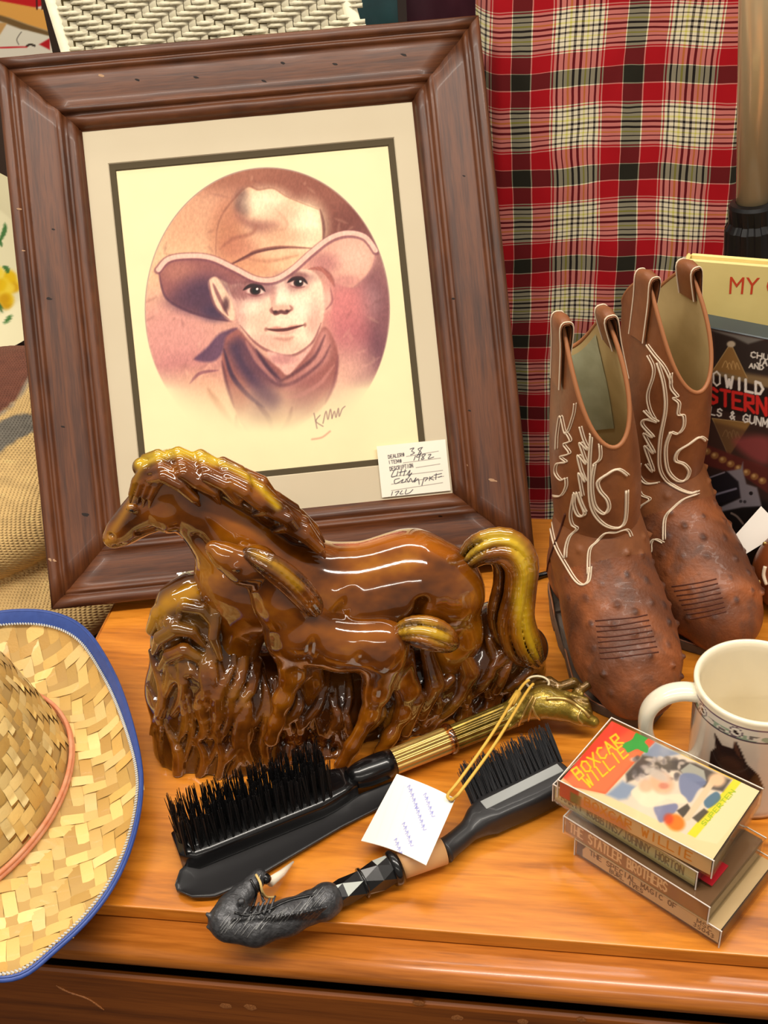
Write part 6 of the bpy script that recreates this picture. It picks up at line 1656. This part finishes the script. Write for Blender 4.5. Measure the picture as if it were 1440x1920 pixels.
def p_boxtop(p):
    Q = lambda *a: [(1120 + x / 4.5, 1320 + y / 4.5) for x, y in a]
    def PO(pts, c, f=1, a=1, sm=False): p.poly(Q(*pts), c, max(1, f * .45), a, sm)
    PO([(-420, 500), (-80, 180), (190, 60), (520, 300), (400, 400), (70, 760), (-200, 700)], (238, 92, 66), 2)
    PO([(-420, 560), (-60, 200), (190, 80), (330, 180), (100, 330), (-260, 640)], (232, 60, 52), 14, .8)
    PO([(-300, 660), (70, 350), (390, 400), (70, 756), (-140, 720)], (244, 138, 96), 14, .7)
    PO([(390, 230), (520, 270), (1240, 640), (820, 1120), (760, 1080), (1140, 640), (490, 320)], (250, 206, 74), 3)
    PO([(1140, 640), (1250, 640), (830, 1130), (750, 1090)], (240, 232, 60), 3)
    PO([(1240, 630), (1420, 690), (1010, 1180), (820, 1140)], (244, 234, 214), 3)
    PO([(490, 320), (1145, 640), (750, 1105), (75, 765)], (232, 224, 232), 2)
    PO([(490, 320), (700, 420), (500, 470), (380, 430)], (128, 150, 206), 10)
    PO([(75, 765), (210, 650), (330, 700), (250, 800), (180, 810)], (140, 164, 220), 12)
    PO([(380, 430), (560, 470), (700, 480), (830, 500), (1130, 640), (1060, 740), (880, 700), (680, 560), (500, 560), (380, 610), (250, 660), (240, 590)], (66, 62, 72), 8, .9)
    for k in range(60):
        x = 300 + rng.rand() * 420; y = 450 + rng.rand() * 190; p.ell(1120 + x / 4.5, 1320 + y / 4.5, 3 + 4 * rng.rand(), 3 + 3 * rng.rand(), [(190, 184, 206), (74, 70, 84), (220, 212, 226), (110, 108, 130)][k % 4], .6, .75)
    PO([(700, 560), (780, 500), (900, 560), (920, 650), (780, 660)], (190, 200, 214), 4, .8)
    PO([(700, 600), (820, 590), (920, 660), (850, 730), (780, 830), (700, 740)], (116, 134, 200), 6, .9, True)
    PO([(480, 860), (600, 800), (680, 860), (640, 930), (540, 1000), (500, 950)], (124, 134, 200), 6, .95, True)
    PO([(900, 820), (1000, 740), (1040, 800), (940, 880)], (70, 116, 170), 5, .9, True)
    PO([(670, 900), (760, 840), (800, 900), (720, 960)], (60, 56, 62), 5, .9); PO([(800, 960), (900, 880), (940, 910), (850, 1000)], (70, 66, 66), 5, .9)
    PO([(290, 730), (420, 660), (520, 760), (700, 760), (760, 830), (640, 840), (420, 870), (320, 800)], (246, 240, 240), 6, .9, True)
    p.ell(1120 + 540 / 4.5, 1320 + 665 / 4.5, 24, 19, (232, 190, 176), .3, 1, .5); p.ell(1120 + 560 / 4.5, 1320 + 690 / 4.5, 9, 6, (206, 120, 116), .5, .7); p.ell(1120 + 410 / 4.5, 1320 + 690 / 4.5, 13, 12, (234, 190, 180), .4, .9)
    p.ell(1120 + 500 / 4.5, 1320 + 590 / 4.5, 26, 9, (200, 196, 214), .5, .9, .5)
    p.line(Q((760, 960), (860, 820), (980, 640)), (232, 214, 204), 12, 2, 1); p.ell(1120 + 1010 / 4.5, 1320 + 640 / 4.5, 16, 13, (238, 206, 190), .4, 1)
    p.ell(1120 + 660 / 4.5, 1320 + 1000 / 4.5, 18, 15, (236, 132, 34), .3, 1, .5); p.ell(1120 + 600 / 4.5, 1320 + 970 / 4.5, 9, 10, (214, 66, 36), .5, .8)
    PO([(200, 345), (290, 300), (320, 250), (360, 225), (405, 250), (430, 285), (400, 320), (430, 360), (420, 410), (370, 395), (330, 380), (260, 410), (235, 380)], (30, 168, 76), 1.5, 1, True)
    yl = (250, 216, 40)
    qd = lambda a, b, c, d: [(1120 + x / 4.5, 1320 + y / 4.5) for x, y in (a, b, c, d)]
    for w_, cc in ((4.6, (214, 110, 40)), (3.2, yl)):
        p.text('BOXCAR', [(1084, 1464), (1171, 1391), (1157, 1373), (1070, 1446)], cc, w_, .9); p.text('WILLIE', [(1103, 1479), (1180, 1413), (1168, 1396), (1090, 1461)], cc, w_, .9)
    p.text('SUPERTEN', qd((900, 1035), (1170, 735), (1135, 715), (870, 1010)), (140, 190, 40), 1.6, .8)
c1, *_ = cassette('lowest cassette in the stack, pale spine lettered in dark brown above a dark bottom edge', (1081, 1606), (1342, 1774), 0.3, p_burl, (214, 188, 160), none, (206, 186, 160), m_tray, topres=(40, 30))
c2, a2, L2, S2_ = cassette('cassette with brown spine and pale capital letters, second from the bottom of the stack', (1057, 1562), (1324, 1732), 16.9, p_statler, (150, 108, 76), none, (120, 92, 74), m_traycl, topres=(40, 30))
c3, *_ = cassette('cassette with pale green spine under the red and yellow topped one', (1042, 1506), (1296, 1664), 33.5, p_marty, (176, 178, 140), none, (60, 50, 46), m_tray, topres=(40, 30))
c4, *_ = cassette('topmost cassette of the stack, with a red and yellow picture cover', (1047, 1496), (1330, 1646), 50.1, p_boxspine, (232, 200, 160), p_boxtop, (240, 226, 200), m_tray)
# things seen through the end of the second case
MB().add(*frame_box(a2 + L2 * 92 + S2_ * 14 + V(0, 0, 16.7), L2 * 10, S2_ * 20, V(0, 0, .8), .2)).build('red_label', m_red, c2)

# ------------------------------------------------------------------ mug
MX = V(139, 581.2, 0); MR = 41.9; MHt = 95.3
mug = thing('mug', MX, 'cream ceramic mug with a printed rim band and a dark horse painting', 'mug')
m_mug = mat('mug_glaze', (255, 255, 255), rough=.12, coat=.6, attr=True)
prof = [(30, .3), (36, .4), (38.6, 2), (39.6, 6)] + [(39.8 + 2.1 * (z / 93.0) ** 2, z) for z in np.linspace(9, 91.5, 120)] + [(42.1, 93.2), (41.8, 94.6), (40.6, 95.3), (39.2, 94.9), (38.2, 93.4)] + [(37.6 - .4 * (1 - z / 92.), z) for z in np.linspace(91, 12, 20)] + [(35, 7), (30, 4.6), (15, 4.0), (.2, 4.0)]
sg = 200; mv, mf = lathe(prof, MX, sg); mv = np.array(mv)
pt = Paint(proj(mv)[None], (236, 224, 196)); zz = mv[:, 2]; th = np.arctan2(mv[:, 1] - MX[1], mv[:, 0] - MX[0]); rr = np.hypot(mv[:, 0] - MX[0], mv[:, 1] - MX[1]); outer = (rr > 39.3) & (zz < 93.6); C = pt.C[0]
pt2 = Paint(np.stack([th * 41, zz], -1)[None], (0, 0, 0)); pt2.C = pt.C
def zband(z0, z1, c): C[outer & (zz > z0) & (zz < z1)] = np.array(c) / 255.
zband(0, 78, (214, 196, 176)); zband(78, 88.6, (222, 212, 196)); zband(87.4, 88.9, (110, 84, 100)); zband(76.6, 78, (84, 68, 78))
gm = outer & (zz > 78.2) & (zz < 82.5); gn = vnoise(th * 14 + 50, zz * .3 + 50, 3); C[gm & (gn > .4)] = np.array((150, 166, 142)) / 255.; C[gm & (gn <= .22)] = np.array((120, 110, 104)) / 255.
for k in range(-6, 7):
    cx = -2.02 * 41 + k * 27.0
    m_ = np.zeros(len(mv)); d = np.hypot(th * 41 - cx, (zz - 82.8)); C[outer & (d < 4.6)] = np.array((110, 92, 100)) / 255.; C[outer & (d < 3.6)] = np.array((230, 220, 206)) / 255.; C[outer & (np.hypot((th * 41 - cx) / 1.3, (zz - 82.6) + .5 * (th * 41 - cx)) < 1.6)] = np.array((60, 46, 44)) / 255.
hm = outer.astype(float)[None]
Zm = lambda *a: [(1260 + x / 6.4, 1180 + y / 6.4) for x, y in a]
pt.poly(Zm((460, 1470), (520, 1420), (510, 1240), (600, 1390), (720, 1430), (770, 1340), (840, 1480), (900, 1620), (1040, 1750), (1100, 1900), (900, 2300), (500, 2300), (420, 1800)), (50, 34, 30), 1.5, 1, False, 0, hm)
pt.poly(Zm((745, 1340), (800, 1440), (830, 1560), (780, 1500), (740, 1420)), (96, 60, 44), 2, .9, False, 0, hm)
pt.poly(Zm((560, 1560), (700, 1520), (820, 1620), (900, 1800), (760, 2000), (640, 1800)), (86, 54, 40), 8, .7, True, 0, hm)
body = mesh('mug_body', mv, [tuple(f) for f in mf], m_mug, mug, True, colors=pt.C[0]); fix_normals(body)
hdir = norm(V(-.98, -.10, 0))
hp = [(38, 84), (50, 86), (62, 82), (71, 70), (72, 52), (66, 34), (54, 22), (40, 18)]
hpth = smooth_path([MX + hdir * a + V(0, 0, b) for a, b in hp], 40); sdv = np.cross(hdir, V(0, 0, 1))
hv, hf = [], []
T = np.gradient(hpth, axis=0); n_ = 16
for i, p in enumerate(hpth):
    nn = norm(np.cross(norm(T[i]), sdv))
    for k in range(n_):
        t = 2 * math.pi * k / n_; hv.append(p + sdv * 7.6 * np.sign(math.cos(t)) * abs(math.cos(t)) ** .8 + nn * 5.0 * np.sign(math.sin(t)) * abs(math.sin(t)) ** .8)
for i in range(len(hpth) - 1):
    for k in range(n_): hf.append((i * n_ + k, i * n_ + (k + 1) % n_, (i + 1) * n_ + (k + 1) % n_, (i + 1) * n_ + k))
fix_normals(mesh('handle', hv, hf, m_mug, mug, True, colors=np.tile(np.array((232, 224, 200)) / 255., (len(hv), 1))))

# ------------------------------------------------------------------ film box, book, leather pouch with card
dz = 226.0
dA, dB = onz(1277, 603, dz), onz(1440, 635, dz); dd = norm(dB - dA); dn = V(-dd[1], dd[0], 0)
dvd = thing('film_box', V(dA[0], dA[1], 0) + dd * 68 + dn * 12, 'dark boxed set of Western films with a revolver on its cover, behind the boots', 'film box')
m_slate = mat('dark_slate_card', (52, 62, 64), rough=.35)
MB().add(*frame_box(V(dA[0], dA[1], .3) + dn * .3, dd * 136, dn * 23, V(0, 0, dz - .3), .8)).build('case', m_slate, dvd)
def p_dvd(p):
    Q = lambda *a: [(1260 + x / 5.82, 470 + y / 5.82) for x, y in a]
    R = lambda *a: [(1240 + x / 4.57, 820 + y / 4.57) for x, y in a]
    p.poly(Q((60, 780), (1400, 1080), (1400, 1400), (800, 1340), (100, 1250)), (44, 36, 32), 3, 1, False)
    p.poly(Q((60, 790), (350, 850), (420, 1200), (60, 1300)), (66, 34, 30), 14, .9, False); p.poly(Q((360, 850), (1000, 970), (830, 1020), (680, 950)), (128, 126, 118), 3, .8, False)
    for x in range(200, 460, 50): p.line(Q((x, 860), (x + 20, 1250)), (86, 48, 40), 1.5, 1, .6)
    p.poly(Q((400, 1280), (830, 1340), (1300, 1420), (1300, 1560), (400, 1450)), (150, 126, 84), 6, .8, False)
    for a, b, c in (((640, 1010), (450, 1300), (820, 1390)), ((440, 1830), (860, 1880), (620, 2250))):
        p.poly(Q(a, b, c), (140, 104, 56), 1.5, 1, False); p.line(Q(a, b), (196, 164, 108), 1.2, .8); p.line(Q(a, c), (196, 164, 108), 1.2, .8)
        cx = (a[0] + b[0] + c[0]) / 3; cy = (a[1] + b[1] + c[1]) / 3
        for k in range(4): p.line(Q((cx - 90 + k * 50, cy + 40), (cx - 50 + k * 40, cy - 30 + 20 * (k % 2)), (cx - 20 + k * 40, cy + 60)), (206, 170, 110), 1.4, .8, .8)
    p.ell(1260 + 645 / 5.82, 470 + 1020 / 5.82, 8, 6, (190, 176, 150), .3); p.ell(1260 + 625 / 5.82, 470 + 2250 / 5.82, 7, 5, (190, 176, 150), .3)
    p.poly(Q((400, 1340), (1300, 1560), (1300, 1960), (400, 1700)), (28, 16, 14), 3, .92, False)
    p.poly(Q((380, 1850), (1300, 2080), (1300, 2500), (380, 2300)), (70, 44, 34), 5, .5, False)
    p.text('ER', Q((300, 1070), (385, 1085), (390, 1030), (305, 1015)), (226, 220, 206), 1.8, .8)
    p.text('CHUCK', Q((850, 1160), (1200, 1220), (1200, 1160), (855, 1100)), (226, 220, 206), 2.4, .8); p.text('JACK', Q((915, 1230), (1180, 1285), (1180, 1225), (920, 1175)), (226, 220, 206), 2.4, .8); p.text('AND MORE', Q((835, 1275), (1290, 1350), (1290, 1295), (840, 1230)), (226, 220, 206), 2.4, .8)
    p.text('50', Q((310, 1440), (550, 1485), (550, 1330), (310, 1290)), (232, 226, 214), 3.2, .8)
    p.text('WILD', Q((570, 1480), (1010, 1580), (1010, 1450), (570, 1360)), (232, 226, 214), 5.0, .8)
    p.text('WESTERNS', Q((120, 1590), (1180, 1830), (1180, 1640), (120, 1440)), (206, 40, 34), 6.0, .8)
    p.text('CRIMINALS & GUNMEN', Q((-90, 1670), (1190, 1960), (1200, 1870), (-80, 1600)), (230, 226, 216), 2.8, .8)
    # cartridge belt and revolver
    p.poly(R((-40, 40), (380, 60), (914, 260), (914, 480), (700, 330), (380, 240), (-40, 160)), (92, 36, 30), 3, .95, False)
    for k in range(8):
        x = 390 + k * 68; y = 120 + k * 36; p.ell(1240 + x / 4.57, 820 + y / 4.57, 7.5, 6.5, (150, 104, 56), .3, .9); p.ell(1240 + (x - 6) / 4.57, 820 + (y - 6) / 4.57, 3, 3, (206, 166, 110), .5, .8)
    p.poly(R((620, 20), (914, 0), (914, 220), (760, 180)), (150, 66, 66), 10, .8, True)
    p.poly(R((250, 400), (914, 560), (914, 1100), (250, 1100)), (20, 16, 16), 12, .95, False)
    p.poly(R((330, 380), (550, 295), (640, 320), (680, 500), (420, 570), (380, 480)), (26, 22, 28), 3, 1, True); p.line(R((430, 500), (640, 440)), (130, 124, 140), 4, 1.5); p.line(R((330, 375), (540, 300)), (130, 120, 130), 3, 1)
    p.poly(R((560, 290), (680, 270), (700, 210), (700, 290), (730, 400), (820, 430), (860, 590), (690, 600), (500, 640), (480, 610), (680, 520), (660, 380)), (134, 126, 132), 2.5, 1, False)
    p.ell(1240 + 768 / 4.57, 820 + 480 / 4.57, 3.6, 3.6, (30, 26, 28), .2); p.ell(1240 + 680 / 4.57, 820 + 548 / 4.57, 3, 3, (60, 54, 58), .3); p.ell(1240 + 715 / 4.57, 820 + 552 / 4.57, 3, 3, (60, 54, 58), .3)
    p.line(R((470, 650), (450, 720), (480, 790), (540, 830)), (140, 132, 136), 3, 1); p.line(R((600, 650), (650, 680), (700, 740)), (130, 110, 100), 4, 1)
print_sheet('cover_print', V(dA[0], dA[1], 1.5), dd, V(0, 0, 1), 136, dz - 2.5, 260, 400, p_dvd, m_card, dvd, (50, 32, 28))
bz = 264.0
kA, kB = onz(1291, 487, bz), onz(1440, 499, bz); kd_ = norm(kB - kA); kn_ = V(-kd_[1], kd_[0], 0)
yk = (V(dA[0], dA[1], 0) + dn * 30)
m_book = mat('cream_book_cloth', (226, 204, 130), rough=.6, noise=(30, .35, (206, 182, 108)))
m_page = mat('book_pages', (206, 190, 150), rough=.9)
m_bred = mat('red_lettering', (196, 62, 28), rough=.6)
ko = V(kA[0], kA[1], .3)
book = thing('hardcover_book', ko + kd_ * 75, 'cream hardcover book with red lettering standing behind the Western film box', 'book')
MB().add(*frame_box(ko, kd_ * 165, kn_ * 3, V(0, 0, bz), 1.2)).build('front_cover', m_book, book)
MB().add(*frame_box(ko + kn_ * 12, kd_ * 165, kn_ * 3, V(0, 0, bz), 1.2)).build('back_cover', m_book, book)
MB().add(*frame_box(ko - kd_ * 3.4 + kn_ * .2, kd_ * 3.4, kn_ * 14.6, V(0, 0, bz), 1.4)).build('spine', m_book, book)
MB().add(*frame_box(ko + kn_ * 3.2 + kd_ * 1 + V(0, 0, 4), kd_ * 158, kn_ * 8.6, V(0, 0, bz - 8))).build('page_block', m_page, book)
mb = MB(); on = lambda x, y: onplane(x, y, ko - kn_ * .15, kn_)
text_quad(mb, 'MY', [on(1367, 551), on(1421, 552), on(1425, 521), on(1369, 519)], .1, 0.0)
text_quad(mb, 'O', [on(1437, 552), on(1465, 554), on(1466, 523), on(1438, 521)], .1, 0.0)
mb.build('title_lettering', m_bred, book)
# tan leather pouch with rivets, white lacing and a paper card
m_pouch = mat('tan_leather', (140, 70, 30), rough=.4, coat=.2, noise=(30, .8, (104, 48, 20)), bump=(300, .3))
pc_ = V(224, 778, 0)
pch = thing('leather_pouch', pc_, 'rounded tan leather pouch with riveted rim and white lacing beside a cowboy boot', 'pouch')
ps = SDF((150, 740, -1), (320, 850, 100), 1.6); ps.ell((224, 778, 38), (58, 34, 50), 4); ps.cut_below(.3); ps.ell((224, 776, 88), (44, 22, 20), 3, sub=True)
P, F = ps.surface(); po = mesh('pouch_body', P, F, m_pouch, pch, True)
bvq = [bvh_of(po)]
mb = MB()
for x, y in ((1436, 1008), (1434, 1020), (1433, 1070), (1424, 1092)):
    h_ = hit(bvq, x, y)
    if h_: MB().add(*lathe([(.1, 1.6), (1.6, 1.2), (2.4, 0)], h_[0], 12, ax=norm(CAM - h_[0]), e1=V(0, 0, 1))).build('rivet', m_goldb, pch, smooth=True)
q = on_surface(bvq, [(1436, 1062), (1433, 1078), (1438, 1095)], 10, .8)
if len(q) > 3: MB().add(*tube(q, 1.6, 6)).build('white_lacing', m_stitch, pch, smooth=True)
cn = norm(V(-.25, -.8, .55)); co = onz(1385, 1045, 40)
qd = [onplane(x, y, co, cn) for x, y in ((1385, 1047), (1362, 1022), (1427, 949), (1462, 985), (1462, 1000))]
pcard = MB().add(*prism(qd, -cn * .6)).build('blank_card', mat('white_card', (240, 232, 220), rough=.8), None, root_at=np.mean(qd, 0)); fix_normals(pcard)
tag(pcard, 'small blank white card leaning on the tan leather pouch', 'price tag')
# black cord on the dresser and clear plastic clip on the frame
cb_ = [onz(x, y, 3) for x, y in ((940, 1104), (985, 1092), (1010, 1080), (1040, 1072))]
cord = MB().add(*tube(smooth_path(cb_, 24), 2.6, 10)).build('black_cable', m_bk, None, smooth=True, root_at=cb_[1] - V(0, 0, 3)); tag(cord, 'short black cable lying on the dresser between figurine and boot', 'cable')
cp0 = onplane(350, 1088, fo + fn * 3, fn)
clip = thing('plastic_clip', cp0, 'small clear plastic clip on the lower rail of the picture frame', 'clip')
MB().add(*frame_box(cp0 - fex * 7 - fup * 9, fex * 14, fup * 17, fn * 2, .5)).build('clip_plate', clear_plastic('clip_plastic', (235, 235, 230), .25, .1), clip)
MB().add(*frame_box(cp0 - fex * 7 + fup * 6, fex * 5, fup * 2, fn * 9, .4)).build('clip_hook', bpy.data.materials['clip_plastic'], clip)
